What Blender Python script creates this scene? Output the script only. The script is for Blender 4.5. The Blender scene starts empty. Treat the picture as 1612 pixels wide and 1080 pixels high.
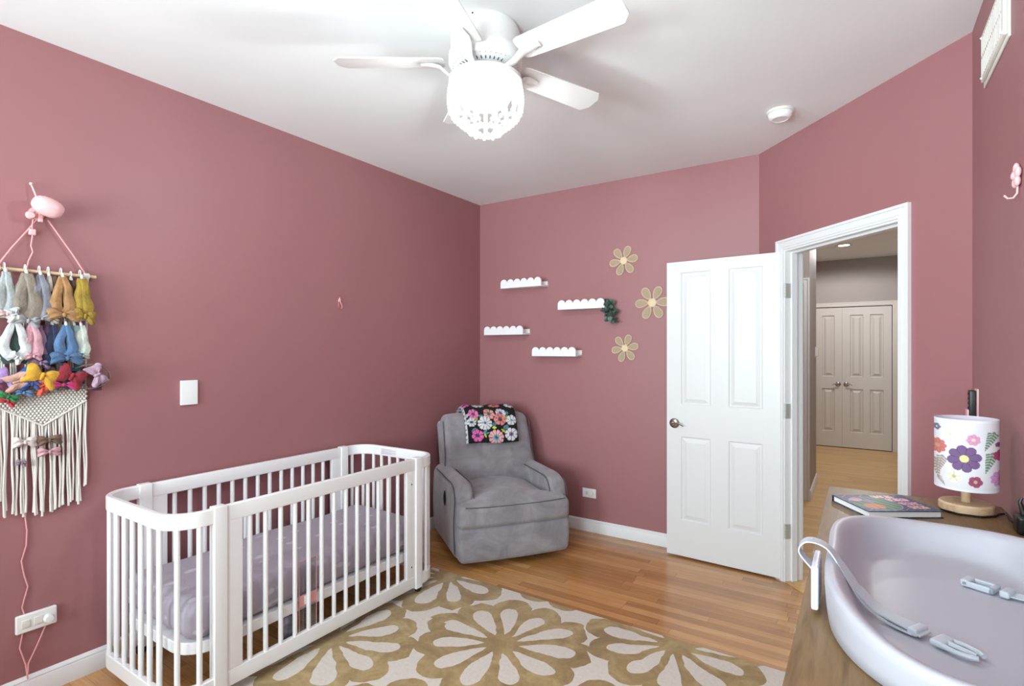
import bpy, math, random
from mathutils import Vector, Matrix
random.seed(7)
PI = math.pi
R = math.radians
S = bpy.context.scene
col = S.collection

# ------------------------------------------------------------------ camera, sky, exposure, window fill
cam_d = bpy.data.cameras.new('camera'); cam = bpy.data.objects.new('camera', cam_d); col.objects.link(cam)
cam.location = (0, 0, 1.43); cam.rotation_euler = (R(90), 0, R(33.2))
cam_d.sensor_fit = 'HORIZONTAL'; cam_d.sensor_width = 36; cam_d.lens = 839/1612*36
cam_d.shift_y = 10/1612; cam_d.clip_start = 0.02
S.camera = cam
S.view_settings.view_transform = 'Standard'; S.view_settings.look = 'None'
S.view_settings.gamma = 1; S.view_settings.use_curve_mapping = False
S.view_settings.exposure = -0.08
W = bpy.data.worlds.new('sky'); S.world = W; W.use_nodes = True
W.node_tree.nodes['Background'].inputs[0].default_value = (0.82, 0.91, 1.0, 1)
W.node_tree.nodes['Background'].inputs[1].default_value = 2.0

def area(name, loc, rot, sx, sy, power, color=(1, 1, 1), spread=180):
    l = bpy.data.lights.new(name, 'AREA'); l.shape = 'RECTANGLE'; l.size = sx; l.size_y = sy
    l.energy = power; l.color = color; l.spread = R(spread)
    o = bpy.data.objects.new(name, l); col.objects.link(o); o.location = loc; o.rotation_euler = rot
    return o
# area lamps just inside two unseen rear windows, tilted up to brighten the ceiling
YR = -2.0
area('daylight_fill', (-1.85, YR+.03, 1.60), (R(110), 0, 0), 0.95, 1.75, 74, (0.80, 0.97, 1.0), 120)
area('daylight_fill', (-0.35, YR+.03, 1.60), (R(110), 0, 0), 0.95, 1.75, 80, (0.80, 0.97, 1.0), 120)

# ------------------------------------------------------------------ helpers
def lin(c):
    return tuple(((v/255)/12.92 if v/255 <= .04045 else ((v/255+.055)/1.055)**2.4) for v in c)
class MB:
    def __init__(s): s.v = []; s.f = []; s.c = []
    def add(s, vs, fs):
        n = len(s.v); s.v += [tuple(q) for q in vs]; s.f += [tuple(i+n for i in f) for f in fs]; return s
    def box(s, a, b):
        x0, y0, z0 = a; x1, y1, z1 = b
        vs = [(x, y, z) for x in (x0, x1) for y in (y0, y1) for z in (z0, z1)]
        return s.add(vs, [(0, 1, 3, 2), (4, 6, 7, 5), (0, 4, 5, 1), (2, 3, 7, 6), (0, 2, 6, 4), (1, 5, 7, 3)])
    def rbox(s, a, b, r, seg=3, n=(1, 1, 1), fn=None):
        # rounded box as a closed grid; fn(p, t) deforms, t in -1..1 per axis
        c = [(a[i]+b[i])/2 for i in range(3)]; h = [abs(b[i]-a[i])/2 for i in range(3)]; r = min(r, min(h)*.999)
        ax = []
        for i in range(3):
            inner = h[i]-r
            l = [-h[i]+r*(1-math.cos(k/seg*PI/2)) if False else -h[i]+r*(k/seg) for k in range(seg)]
            m = [-inner+2*inner*k/max(1, n[i]) for k in range(n[i]+1)]
            ax.append(l+m+[-q for q in reversed(l)])
        idx = {}; vs = []; fs = []
        def V(p):
            key = tuple(round(q, 6) for q in p)
            if key in idx: return idx[key]
            q = [0, 0, 0]
            for i in range(3): q[i] = max(-(h[i]-r), min(h[i]-r, p[i]))
            d = [p[i]-q[i] for i in range(3)]
            # remap linear to equal-angle
            d = [math.copysign(math.tan(abs(e)/r*PI/4)*r, e) if r > 0 else e for e in d]
            L = math.sqrt(sum(e*e for e in d)) or 1
            w = [q[i]+d[i]/L*r if L > 1e-9 else p[i] for i in range(3)] if any(abs(e) > 1e-9 for e in d) else list(p)
            t = tuple(w[i]/h[i] for i in range(3))
            w = [w[i]+c[i] for i in range(3)]
            if fn: w = fn(w, t)
            idx[key] = len(vs); vs.append(tuple(w)); return idx[key]
        for i in range(3):
            j, k = (i+1) % 3, (i+2) % 3
            for sg in (-1, 1):
                A, B = ax[j], ax[k]
                for m in range(len(A)-1):
                    for o in range(len(B)-1):
                        q = []
                        for (u, w) in ((A[m], B[o]), (A[m+1], B[o]), (A[m+1], B[o+1]), (A[m], B[o+1])):
                            p = [0, 0, 0]; p[i] = sg*h[i]; p[j] = u; p[k] = w; q.append(V(p))
                        if sg < 0: q.reverse()
                        if len(set(q)) >= 3: fs.append(tuple(q))
        return s.add(vs, fs)
    def tube(s, path, r, seg=8, closed=False, flat=None, up=(0, 0, 1)):
        P = [Vector(p) for p in path]; n = len(P); vs = []; fs = []
        rr = r if hasattr(r, '__len__') else [r]*n
        prev = None
        for i, p in enumerate(P):
            a = P[(i-1) % n] if (closed or i > 0) else p; b = P[(i+1) % n] if (closed or i < n-1) else p
            t = (b-a).normalized()
            if prev is None:
                u = Vector(up)
                if abs(u.dot(t)) > .95: u = Vector((1, 0, 0))
                if abs(u.dot(t)) > .95: u = Vector((0, 1, 0))
                u = (u-t*u.dot(t)).normalized()
            else: u = (prev-t*prev.dot(t)).normalized()
            prev = u; w = t.cross(u)
            fu, fw = flat if flat else (1, 1)
            for k in range(seg):
                an = 2*PI*k/seg
                vs.append(p+u*(math.cos(an)*rr[i]*fu)+w*(math.sin(an)*rr[i]*fw))
        m = n if closed else n-1
        for i in range(m):
            for k in range(seg):
                fs.append((i*seg+k, i*seg+(k+1) % seg, ((i+1) % n)*seg+(k+1) % seg, ((i+1) % n)*seg+k))
        if not closed:
            fs.append(tuple(range(seg))[::-1]); fs.append(tuple((n-1)*seg+k for k in range(seg)))
        return s.add(vs, fs)
    def lathe(s, prof, c=(0, 0, 0), seg=32, axis='z', sx=1, sy=1):
        vs = []; fs = []
        for (r, z) in prof:
            for k in range(seg):
                a = 2*PI*k/seg; x = math.cos(a)*r*sx; y = math.sin(a)*r*sy
                if axis == 'z': vs.append((c[0]+x, c[1]+y, c[2]+z))
                elif axis == 'y': vs.append((c[0]+x, c[1]-z, c[2]+y))
                else: vs.append((c[0]+z, c[1]+x, c[2]+y))
        for i in range(len(prof)-1):
            for k in range(seg):
                fs.append((i*seg+k, i*seg+(k+1) % seg, (i+1)*seg+(k+1) % seg, (i+1)*seg+k))
        if prof[0][0] > 1e-6: fs.append(tuple(range(seg))[::-1])
        if prof[-1][0] > 1e-6: fs.append(tuple((len(prof)-1)*seg+k for k in range(seg)))
        return s.add(vs, fs)
    def prism(s, pts, h0, h1, plane='xy', bev=0.0):
        n = len(pts)
        def P(a, b, h): return {'xy': (a, b, h), 'xz': (a, h, b), 'yz': (h, a, b)}[plane]
        if bev > 0:
            cx = sum(p[0] for p in pts)/n; cy = sum(p[1] for p in pts)/n
            sc = []
            for i in range(n):
                a = Vector(pts[i-1]); b = Vector(pts[i]); c = Vector(pts[(i+1) % n])
                d1 = (b-a).normalized(); d2 = (c-b).normalized(); nn = Vector((-(d1+d2).y, (d1+d2).x))
                if nn.length < 1e-6: nn = Vector((cx, cy))-b
                nn.normalize()
                sc.append((b.x+nn.x*bev, b.y+nn.y*bev))
            rings = [(sc, h0), (pts, h0+bev), (pts, h1-bev), (sc, h1)]
        else: rings = [(pts, h0), (pts, h1)]
        vs = [P(p[0], p[1], h) for (pp, h) in rings for p in pp]; fs = []
        for r in range(len(rings)-1):
            for i in range(n): fs.append((r*n+i, r*n+(i+1) % n, (r+1)*n+(i+1) % n, (r+1)*n+i))
        fs.append(tuple(range(n))[::-1]); fs.append(tuple((len(rings)-1)*n+i for i in range(n)))
        return s.add(vs, fs)
    def sphere(s, c, r, seg=10, rings=6, sc=(1, 1, 1)):
        prof = [(max(1e-5, r*math.sin(PI*i/rings)), -r*math.cos(PI*i/rings)) for i in range(rings+1)]
        vs = []; fs = []
        for (q, z) in prof:
            for k in range(seg):
                a = 2*PI*k/seg; vs.append((c[0]+q*math.cos(a)*sc[0], c[1]+q*math.sin(a)*sc[1], c[2]+z*sc[2]))
        for i in range(rings):
            for k in range(seg): fs.append((i*seg+k, i*seg+(k+1) % seg, (i+1)*seg+(k+1) % seg, (i+1)*seg+k))
        return s.add(vs, fs)
    def xf(s, M):
        s.v = [tuple(M @ Vector(p)) for p in s.v]; return s
    def build(s, name, mat, parent=None, smooth=35, cols=None, loc=None):
        me = bpy.data.meshes.new(name); me.from_pydata(s.v, [], s.f); me.validate(); me.update()
        if cols:
            at = me.color_attributes.new('pattern', 'FLOAT_COLOR', 'POINT')
            for i, c in enumerate(cols): at.data[i].color = (*c, 1)
        import bmesh
        bm = bmesh.new(); bm.from_mesh(me); bmesh.ops.recalc_face_normals(bm, faces=bm.faces); bm.to_mesh(me); bm.free()
        if smooth:
            me.shade_smooth(); me.set_sharp_from_angle(angle=R(smooth))
        if mat: me.materials.append(mat)
        o = bpy.data.objects.new(name, me); col.objects.link(o)
        if parent: o.parent = parent
        if loc: o.location = loc
        return o
def thing(name, label, cat, loc=(0, 0, 0), rz=0, group=None):
    o = bpy.data.objects.new(name, None); col.objects.link(o); o.empty_display_size = .05
    o.location = loc; o.rotation_euler = (0, 0, rz); o['label'] = label; o['category'] = cat
    if group: o['group'] = group
    return o
def tag(o, label, cat, group=None, kind=None):
    o['label'] = label; o['category'] = cat
    if group: o['group'] = group
    if kind: o['kind'] = kind
    return o
def struct(o, label=None):
    o['kind'] = 'structure'
    if label: o['label'] = label
    return o
def dup(o, parent=None):
    c = o.copy(); col.objects.link(c); c.parent = parent
    for ch in o.children: dup(ch, c)
    return c

# ------------------------------------------------------------------ materials
def newmat(name):
    m = bpy.data.materials.new(name); m.use_nodes = True; nt = m.node_tree
    return m, nt, nt.nodes['Principled BSDF']
def plain(name, rgb, rough=.5, metal=0, bump=0, bscale=60, var=0, vscale=8, sheen=0, trans=0, coat=0, alpha=1):
    m, nt, b = newmat(name); N = nt.nodes; L = nt.links
    b.inputs['Base Color'].default_value = (*lin(rgb), 1); b.inputs['Roughness'].default_value = rough
    b.inputs['Metallic'].default_value = metal
    if sheen: b.inputs['Sheen Weight'].default_value = sheen
    if trans: b.inputs['Transmission Weight'].default_value = trans
    if coat: b.inputs['Coat Weight'].default_value = coat
    if alpha < 1: b.inputs['Alpha'].default_value = alpha
    if bump or var:
        tc = N.new('ShaderNodeTexCoord')
        if bump:
            n = N.new('ShaderNodeTexNoise'); n.inputs['Scale'].default_value = bscale; n.inputs['Detail'].default_value = 4
            L.new(tc.outputs['Object'], n.inputs['Vector'])
            bp = N.new('ShaderNodeBump'); bp.inputs['Strength'].default_value = bump; bp.inputs['Distance'].default_value = .004
            L.new(n.outputs['Fac'], bp.inputs['Height']); L.new(bp.outputs['Normal'], b.inputs['Normal'])
        if var:
            n = N.new('ShaderNodeTexNoise'); n.inputs['Scale'].default_value = vscale; n.inputs['Detail'].default_value = 5
            L.new(tc.outputs['Object'], n.inputs['Vector'])
            mx = N.new('ShaderNodeMix'); mx.data_type = 'RGBA'
            mr = N.new('ShaderNodeMapRange'); mr.inputs[1].default_value = .3; mr.inputs[2].default_value = .7
            L.new(n.outputs['Fac'], mr.inputs[0]); L.new(mr.outputs[0], mx.inputs['Factor'])
            mx.inputs['A'].default_value = (*lin([max(0, q*(1-var)) for q in rgb]), 1)
            mx.inputs['B'].default_value = (*lin([min(255, q*(1+var)) for q in rgb]), 1)
            L.new(mx.outputs['Result'], b.inputs['Base Color'])
    return m
def pattern(name, rough=.7, bump=0, bscale=300):
    m, nt, b = newmat(name)
    a = nt.nodes.new('ShaderNodeVertexColor'); a.layer_name = 'pattern'
    nt.links.new(a.outputs['Color'], b.inputs['Base Color']); b.inputs['Roughness'].default_value = rough
    if bump:
        n = nt.nodes.new('ShaderNodeTexNoise'); n.inputs['Scale'].default_value = bscale
        bp = nt.nodes.new('ShaderNodeBump'); bp.inputs['Strength'].default_value = bump; bp.inputs['Distance'].default_value = .002
        nt.links.new(n.outputs['Fac'], bp.inputs['Height']); nt.links.new(bp.outputs['Normal'], b.inputs['Normal'])
    return m
class X:
    """math-node expression"""
    nt = None
    def __init__(s, k): s.k = k
    def _m(s, op, *a):
        n = X.nt.nodes.new('ShaderNodeMath'); n.operation = op
        for i, q in enumerate((s,)+a):
            q = q.k if isinstance(q, X) else q
            if isinstance(q, (int, float)): n.inputs[i].default_value = q
            else: X.nt.links.new(q, n.inputs[i])
        return X(n.outputs[0])
    def __add__(s, o): return s._m('ADD', o)
    __radd__ = __add__
    def __sub__(s, o): return s._m('SUBTRACT', o)
    def __rsub__(s, o): return X(o)._m('SUBTRACT', s)
    def __mul__(s, o): return s._m('MULTIPLY', o)
    __rmul__ = __mul__
    def __truediv__(s, o): return s._m('DIVIDE', o)
    def lt(s, o): return s._m('LESS_THAN', o)
    def gt(s, o): return s._m('GREATER_THAN', o)
    def mn(s, o): return s._m('MINIMUM', o)
    def mxx(s, o): return s._m('MAXIMUM', o)
    def f(s, op, *a): return s._m(op, *a)
def mixc(nt, fac, a, b):
    mx = nt.nodes.new('ShaderNodeMix'); mx.data_type = 'RGBA'
    nt.links.new(fac, mx.inputs['Factor'])
    for k, q in (('A', a), ('B', b)):
        if isinstance(q, tuple): mx.inputs[k].default_value = (*lin(q), 1)
        else: nt.links.new(q, mx.inputs[k])
    return mx.outputs['Result']
def noise(nt, vec, scale, detail=4, rough=.5, dist=0):
    n = nt.nodes.new('ShaderNodeTexNoise'); n.inputs['Scale'].default_value = scale; n.inputs['Detail'].default_value = detail
    n.inputs['Roughness'].default_value = rough; n.inputs['Distortion'].default_value = dist
    if vec is not None: nt.links.new(vec, n.inputs['Vector'])
    return n.outputs['Fac']
def comb(nt, x, y, z=0):
    c = nt.nodes.new('ShaderNodeCombineXYZ')
    for i, q in enumerate((x, y, z)):
        q = q.k if isinstance(q, X) else q
        if isinstance(q, (int, float)): c.inputs[i].default_value = q
        else: nt.links.new(q, c.inputs[i])
    return c.outputs[0]
def coords(nt):
    tc = nt.nodes.new('ShaderNodeTexCoord'); sp = nt.nodes.new('ShaderNodeSeparateXYZ')
    nt.links.new(tc.outputs['Object'], sp.inputs[0])
    return tc.outputs['Object'], X(sp.outputs[0]), X(sp.outputs[1]), X(sp.outputs[2])
def ramp(nt, fac, stops):
    r = nt.nodes.new('ShaderNodeValToRGB'); nt.links.new(fac, r.inputs[0])
    e = r.color_ramp.elements
    while len(e) < len(stops): e.new(.5)
    for i, (p, c) in enumerate(stops): e[i].position = p; e[i].color = (*lin(c), 1)
    return r.outputs[0]
def mapr(nt, fac, a, b, c=0, d=1):
    m = nt.nodes.new('ShaderNodeMapRange'); nt.links.new(fac, m.inputs[0])
    for i, q in enumerate((a, b, c, d)): m.inputs[i+1].default_value = q
    return m.outputs[0]
def bumpn(nt, b, h, strength, dist):
    bp = nt.nodes.new('ShaderNodeBump'); bp.inputs['Strength'].default_value = strength; bp.inputs['Distance'].default_value = dist
    nt.links.new(h, bp.inputs['Height']); nt.links.new(bp.outputs['Normal'], b.inputs['Normal'])

def wood_floor(name, stops, bw=.058, L=.85, rough=.25):
    m, nt, b = newmat(name); X.nt = nt
    v, x, y, z = coords(nt)
    row = (y/bw).f('FLOOR')
    wn = nt.nodes.new('ShaderNodeTexWhiteNoise'); wn.noise_dimensions = '1D'; nt.links.new(row.k, wn.inputs['W'])
    xo = (x + X(wn.outputs['Value'])*5)/L
    idx = xo.f('FLOOR')
    wn2 = nt.nodes.new('ShaderNodeTexWhiteNoise'); wn2.noise_dimensions = '2D'; nt.links.new(comb(nt, row, idx), wn2.inputs['Vector'])
    rnd = X(wn2.outputs['Value'])
    gv = comb(nt, x*1.6+rnd*20, y*26+row*3.1, rnd*9)
    g = X(noise(nt, gv, 1.6, 6, .62, 1.2))
    g2 = X(noise(nt, comb(nt, x*4+rnd*7, y*120, 0), 1, 3, .6))
    t = rnd*.46 + (g-.5)*.8 + (g2-.5)*.25 + .28
    c = ramp(nt, t.k, stops)
    fy = (y/bw).f('FRACT'); fx = xo.f('FRACT')
    gap = fy.lt(.03).mxx(fx.lt(.003))
    c = mixc(nt, (gap*.55).k, c, tuple(int(q*.45) for q in stops[0][1]))
    nt.links.new(c, b.inputs['Base Color']); b.inputs['Roughness'].default_value = rough
    nt.links.new((g*.12+rough-.06).k, b.inputs['Roughness'])
    b.inputs['Coat Weight'].default_value = .25; b.inputs['Coat Roughness'].default_value = .18
    bumpn(nt, b, (gap*-1+g2*.06).k, .25, .001)
    return m
M_floor = wood_floor('oak strip floor', [(0, (146, 98, 54)), (.35, (178, 124, 70)), (.65, (201, 147, 90)), (1, (220, 172, 116))])
M_hallfloor = wood_floor('hall wood floor', [(0, (190, 144, 88)), (.4, (208, 166, 106)), (.7, (216, 176, 116)), (1, (226, 190, 132))], rough=.4)

def walnut(name, stops, along='y', rough=.42, scale=1.0):
    m, nt, b = newmat(name); X.nt = nt
    v, x, y, z = coords(nt)
    if along == 'y': gv = comb(nt, x*14*scale, y*1.5*scale, z*10)
    else: gv = comb(nt, x*1.5*scale, y*14*scale, z*10)
    g = noise(nt, gv, 1.5, 7, .6, 1.8)
    g2 = noise(nt, comb(nt, x*(160 if along == 'y' else 10), y*(10 if along == 'y' else 160), z*60), 1, 3)
    t = X(g)*.8+X(g2)*.3-.05
    nt.links.new(ramp(nt, t.k, stops), b.inputs['Base Color']); b.inputs['Roughness'].default_value = rough
    bumpn(nt, b, g2, .12, .001)
    return m
M_walnut = walnut('dresser walnut veneer', [(.25, (80, 57, 34)), (.42, (118, 90, 58)), (.55, (134, 106, 70)), (.75, (104, 78, 50))])
M_palewood = walnut('pale beech wood', [(.25, (186, 150, 112)), (.5, (213, 182, 146)), (.75, (226, 200, 168))], along='x', rough=.5, scale=1.5)
M_dowel = plain('birch dowel', (214, 190, 152), .55, var=.06, vscale=30)

def paint(name, rgb, rough=.55):
    m, nt, b = newmat(name); X.nt = nt
    v, x, y, z = coords(nt)
    n1 = noise(nt, v, 1.3, 2)
    c = mixc(nt, mapr(nt, n1, .3, .7), tuple(int(q*.985) for q in rgb), tuple(min(255, int(q*1.012)) for q in rgb))
    nt.links.new(c, b.inputs['Base Color']); b.inputs['Roughness'].default_value = rough
    bumpn(nt, b, noise(nt, v, 220, 3), .06, .002)
    return m
M_rose = paint('rose wall paint', (160, 108, 111), .5)
M_ceil = paint('ceiling paint', (244, 245, 246), .8)
M_grey = paint('hall grey paint', (168, 160, 156), .6)
M_trim = plain('white trim paint', (232, 232, 234), .35)
M_door = plain('white door paint', (224, 224, 226), .38, bump=.03, bscale=90)
M_hdoor = plain('hall door paint', (216, 210, 204), .4)
M_white = plain('white lacquer', (243, 243, 244), .35)
M_plastic = plain('white plastic', (240, 240, 240), .35)
M_offwhite = plain('off white plastic', (228, 226, 218), .45)
M_nickel = plain('brushed nickel', (176, 172, 168), .28, metal=1)
M_hinge = plain('satin hinge metal', (186, 184, 180), .4, metal=.3)
M_chrome = plain('chrome', (210, 210, 212), .12, metal=1)
M_black = plain('black plastic', (22, 22, 24), .35)
M_dark = plain('matte near black', (14, 14, 16), .8)
M_pink = plain('pale pink enamel', (240, 190, 192), .28)
M_pinkcord = plain('pink cord', (226, 160, 162), .6)
M_pinkplast = plain('pink clear plastic', (246, 200, 202), .25)
M_fanwhite = plain('fan white', (238, 237, 236), .42)
M_slot = plain('fan slot shade', (70, 70, 72), .6)
M_screw = plain('dark screw hole', (60, 58, 58), .6)
M_tray = plain('pale grey lilac foam', (184, 184, 194), .42)
M_strap = plain('grey webbing', (196, 202, 210), .75, bump=.4, bscale=500)
M_buckle = plain('grey buckle plastic', (190, 198, 208), .35)
def upholstery():
    m, nt, b = newmat('grey microsuede'); X.nt = nt
    v, x, y, z = coords(nt)
    a = noise(nt, v, 5.5, 6, .6, .8); g = noise(nt, v, 160, 2)
    t = X(a)*.85+X(g)*.15
    nt.links.new(ramp(nt, t.k, [(.3, (118, 113, 119)), (.5, (140, 135, 141)), (.68, (160, 155, 160))]), b.inputs['Base Color'])
    b.inputs['Roughness'].default_value = .9; b.inputs['Sheen Weight'].default_value = .35; b.inputs['Sheen Roughness'].default_value = .5
    bumpn(nt, b, noise(nt, v, 7, 4, .55, .6), .5, .012)
    return m
M_chair = upholstery()
M_seam = plain('dark grey piping', (84, 80, 86), .9)
def sheet():
    m, nt, b = newmat('crib sheet'); X.nt = nt
    v, x, y, z = coords(nt)
    vo = nt.nodes.new('ShaderNodeTexVoronoi'); vo.inputs['Scale'].default_value = 13
    mp = nt.nodes.new('ShaderNodeMapping'); mp.inputs['Scale'].default_value = (1.0, .6, 1.2); nt.links.new(v, mp.inputs[0])
    nt.links.new(mp.outputs[0], vo.inputs['Vector'])
    d = X(vo.outputs['Distance'])+X(noise(nt, v, 22, 3))*.35
    spot = mapr(nt, d.k, .34, .42, 1, 0)
    c = mixc(nt, (X(spot)*.6).k, (172, 163, 175), (214, 211, 222))
    nt.links.new(c, b.inputs['Base Color']); b.inputs['Roughness'].default_value = .9
    bumpn(nt, b, noise(nt, v, 14, 4, .6, .5), .5, .01)
    return m
M_sheet = sheet()
def rugmat():
    m, nt, b = newmat('tufted floral rug'); X.nt = nt
    v, x0, y0, z = coords(nt)
    wn = nt.nodes.new('ShaderNodeTexNoise'); wn.inputs['Scale'].default_value = 5.5; wn.inputs['Detail'].default_value = 3
    nt.links.new(v, wn.inputs['Vector'])
    sp = nt.nodes.new('ShaderNodeSeparateColor'); nt.links.new(wn.outputs['Color'], sp.inputs[0])
    x = x0+(X(sp.outputs[0])-.5)*.075; y = y0+(X(sp.outputs[1])-.5)*.075
    CX, CY = 1.42, .86; ox, oy = -1.455, 2.13
    def cell(dx, dy):
        px = x-(ox+dx); py = y-(oy+dy)
        qx = px-(px/CX).f('ROUND')*CX; qy = py-(py/CY).f('ROUND')*CY
        return qx, qy, (qx*qx+qy*qy).f('SQRT'), (px/CX).f('ROUND')*3+(py/CY).f('ROUND')*5+dx*7
    ax_, ay_, ar, ai = cell(0, 0); bx_, by_, br, bi = cell(CX/2, CY/2)
    s = ar.lt(br); q = 1-s
    qx = ax_*s+bx_*q; qy = ay_*s+by_*q; r = ar*s+br*q; rid = ai*s+bi*q
    N = 11
    th = qy.f('ARCTAN2', qx)/(2*PI)*N + rid*.37
    k = th.f('FLOOR')
    a = (th-k-.5)*(2*PI/N)
    w1 = nt.nodes.new('ShaderNodeTexWhiteNoise'); w1.noise_dimensions = '2D'; nt.links.new(comb(nt, k, rid), w1.inputs['Vector'])
    rv = X(w1.outputs['Value'])
    lat = (r*a.f('SINE')).f('ABSOLUTE')
    rmax = .315+rv*.05
    sN = ((r-.085)/(rmax-.085)).mxx(0).mn(1)
    wd = sN.f('POWER', .75)*((1-sN.f('POWER', 5)).mxx(0).f('SQRT'))*(.060+rv*.012)
    tear = lat.lt(wd)
    e = ((r-.315)/(rmax+.095-.315)).mxx(0).mn(1)
    wo = (1-e*e).mxx(0).f('SQRT')*(.110+rv*.012)
    wo2 = wo
    gold_out = lat.lt(wo2)*r.lt(.9)
    cream = tear.mxx(1-gold_out)
    gn = noise(nt, v, 4.5, 6, .65, 1.0); gn2 = noise(nt, comb(nt, x0*60, y0*60, 0), 1, 3)
    gold = ramp(nt, (X(gn)*.9+X(gn2)*.14).k, [(.32, (128, 98, 56)), (.5, (158, 130, 80)), (.68, (188, 162, 112))])
    cr = mixc(nt, gn2, (204, 194, 182), (228, 220, 211))
    c = mixc(nt, cream.k, gold, cr)
    nt.links.new(c, b.inputs['Base Color']); b.inputs['Roughness'].default_value = .95
    b.inputs['Sheen Weight'].default_value = .2
    h = cream*.6+X(noise(nt, v, 260, 2))*.6
    bumpn(nt, b, h.k, .5, .004)
    return m
M_rug = rugmat()
def emis(name, rgb, st):
    m, nt, b = newmat(name); b.inputs['Base Color'].default_value = (*rgb, 1)
    b.inputs['Emission Color'].default_value = (*rgb, 1); b.inputs['Emission Strength'].default_value = st
    return m
def glow():
    m, nt, b = newmat('lit frosted lamp glass')
    e = nt.nodes.new('ShaderNodeEmission'); e.inputs[0].default_value = (1, .98, .96, 1); e.inputs[1].default_value = 9
    t = nt.nodes.new('ShaderNodeBsdfTransparent'); mx = nt.nodes.new('ShaderNodeMixShader'); mx.inputs[0].default_value = .45
    nt.links.new(t.outputs[0], mx.inputs[1]); nt.links.new(e.outputs[0], mx.inputs[2]); nt.links.new(mx.outputs[0], nt.nodes['Material Output'].inputs[0])
    return m
M_lampglow = glow()
M_downlight = emis('lit downlight lens', (1, .9, .76), 12)
def beadmat():
    m, nt, b = newmat('white translucent bead')
    t = nt.nodes.new('ShaderNodeBsdfTranslucent'); t.inputs[0].default_value = (.95, .95, .95, 1)
    b.inputs['Base Color'].default_value = (.9, .9, .9, 1); b.inputs['Roughness'].default_value = .35
    mx = nt.nodes.new('ShaderNodeMixShader'); mx.inputs[0].default_value = .45
    nt.links.new(b.outputs[0], mx.inputs[1]); nt.links.new(t.outputs[0], mx.inputs[2])
    nt.links.new(mx.outputs[0], nt.nodes['Material Output'].inputs[0])
    return m
M_bead = beadmat()
def glassm(name, rgb=(1, 1, 1), rough=0):
    m, nt, b = newmat(name)
    t = nt.nodes.new('ShaderNodeBsdfTransparent'); g = nt.nodes.new('ShaderNodeBsdfGlossy'); g.inputs['Roughness'].default_value = .05+rough
    t.inputs[0].default_value = (*rgb, 1)
    mx = nt.nodes.new('ShaderNodeMixShader'); mx.inputs[0].default_value = .1
    nt.links.new(t.outputs[0], mx.inputs[1]); nt.links.new(g.outputs[0], mx.inputs[2])
    nt.links.new(mx.outputs[0], nt.nodes['Material Output'].inputs[0])
    return m
M_glass = glassm('window glass')
M_film = glassm('clear plastic film', (.86, .87, .9), .1)

# ------------------------------------------------------------------ room shell
XL, YB, XR, H = -2.857, 3.842, .379, 2.72
C2 = (-.562, 3.842); C3Y = 2.834
T = .12
# room floor polygon, clipped by the angled wall
fp = [(XL-T, YR-T), (XR+T, YR-T), (XR+T, C3Y-.02), (C2[0]+.07, YB+.05), (C2[0], YB+T), (XL-T, YB+T)]
struct(MB().prism(fp, -.1, 0).build('floor', M_floor, smooth=0))
struct(MB().prism(fp, H, H+.1).build('ceiling', M_ceil, smooth=0))
struct(MB().box((XL-T, YR-T, 0), (XL, YB+T, H)).build('wall_left', M_rose, smooth=0))
struct(MB().box((XL, YB, 0), (C2[0], YB+T, H)).build('wall_back', M_rose, smooth=0))
struct(MB().box((XR, YR-T, 0), (XR+T, C3Y, H)).build('wall_right', M_rose, smooth=0))
wr = MB()
wins = [(-2.325, -1.375), (-.825, .125)]
z0, z1 = .65, 2.55  # unseen windows, made tall so more light reaches the ceiling
wr.box((XL, YR-T, 0), (XR, YR, z0)); wr.box((XL, YR-T, z1), (XR, YR, H))
for a, b in ((XL, wins[0][0]), (wins[0][1], wins[1][0]), (wins[1][1], XR)): wr.box((a, YR-T, z0), (b, YR, z1))
struct(wr.build('wall_rear', M_rose, smooth=0))
for i, (a, b) in enumerate(wins):
    f = MB()
    for q in ((a, z0, a+.05, z1), (b-.05, z0, b, z1), (a, z0, b, z0+.05), (a, z1-.05, b, z1), (a, 1.42, b, 1.47)):
        f.box((q[0], YR-.10, q[1]), (q[2], YR-.05, q[3]))
    w = struct(f.build('window_%d' % (i+1), M_trim, smooth=0))
    MB().box((a+.05, YR-.08, z0+.05), (b-.05, YR-.075, z1-.05)).build('window_pane', M_glass, w, smooth=0)
# angled wall with the doorway, built in its own frame: x along the wall, y outwards
AG = math.atan2(1.008, .941); RZ = -AG
LW_ = 1.379
wd = (math.cos(AG), -math.sin(AG))
AW = Matrix.Translation((C2[0], C2[1], 0)) @ Matrix.Rotation(RZ, 4, 'Z')
d0, d1, dh = .236, 1.058, 2.048
aw = MB().box((0, 0, 0), (d0, T, H)).box((d1, 0, 0), (LW_, T, H)).box((d0, 0, dh), (d1, T, H)).xf(AW)
struct(aw.build('wall_angled', M_rose, smooth=0))

def base_prof(h=.095, t=.014): # thickness outwards
    return [(0, 0), (t, 0), (t, h*.72), (t*.75, h*.8), (t*.8, h*.86), (t*.35, h*.97), (0, h)]
def baseboard(name, p0, p1, inward):
    p0 = Vector(p0); p1 = Vector(p1); n = Vector(inward); m = MB(); pr = base_prof(); k = len(pr)
    vs = [(*(p0+n*a), z) for a, z in pr]+[(*(p1+n*a), z) for a, z in pr]
    fs = [(i, (i+1) % k, k+(i+1) % k, k+i) for i in range(k)]+[tuple(range(k)), tuple(range(k, 2*k))]
    struct(m.add(vs, fs).build(name, M_trim, smooth=30))
baseboard('baseboard_left', (XL, YR), (XL, YB), (1, 0))
baseboard('baseboard_back', (XL+.014, YB), (C2[0]-.005, YB), (0, -1))
baseboard('baseboard_right', (XR, YR), (XR, C3Y-.02), (-1, 0))
baseboard('baseboard_rear', (XL+.014, YR), (XR-.014, YR), (0, 1))
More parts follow.
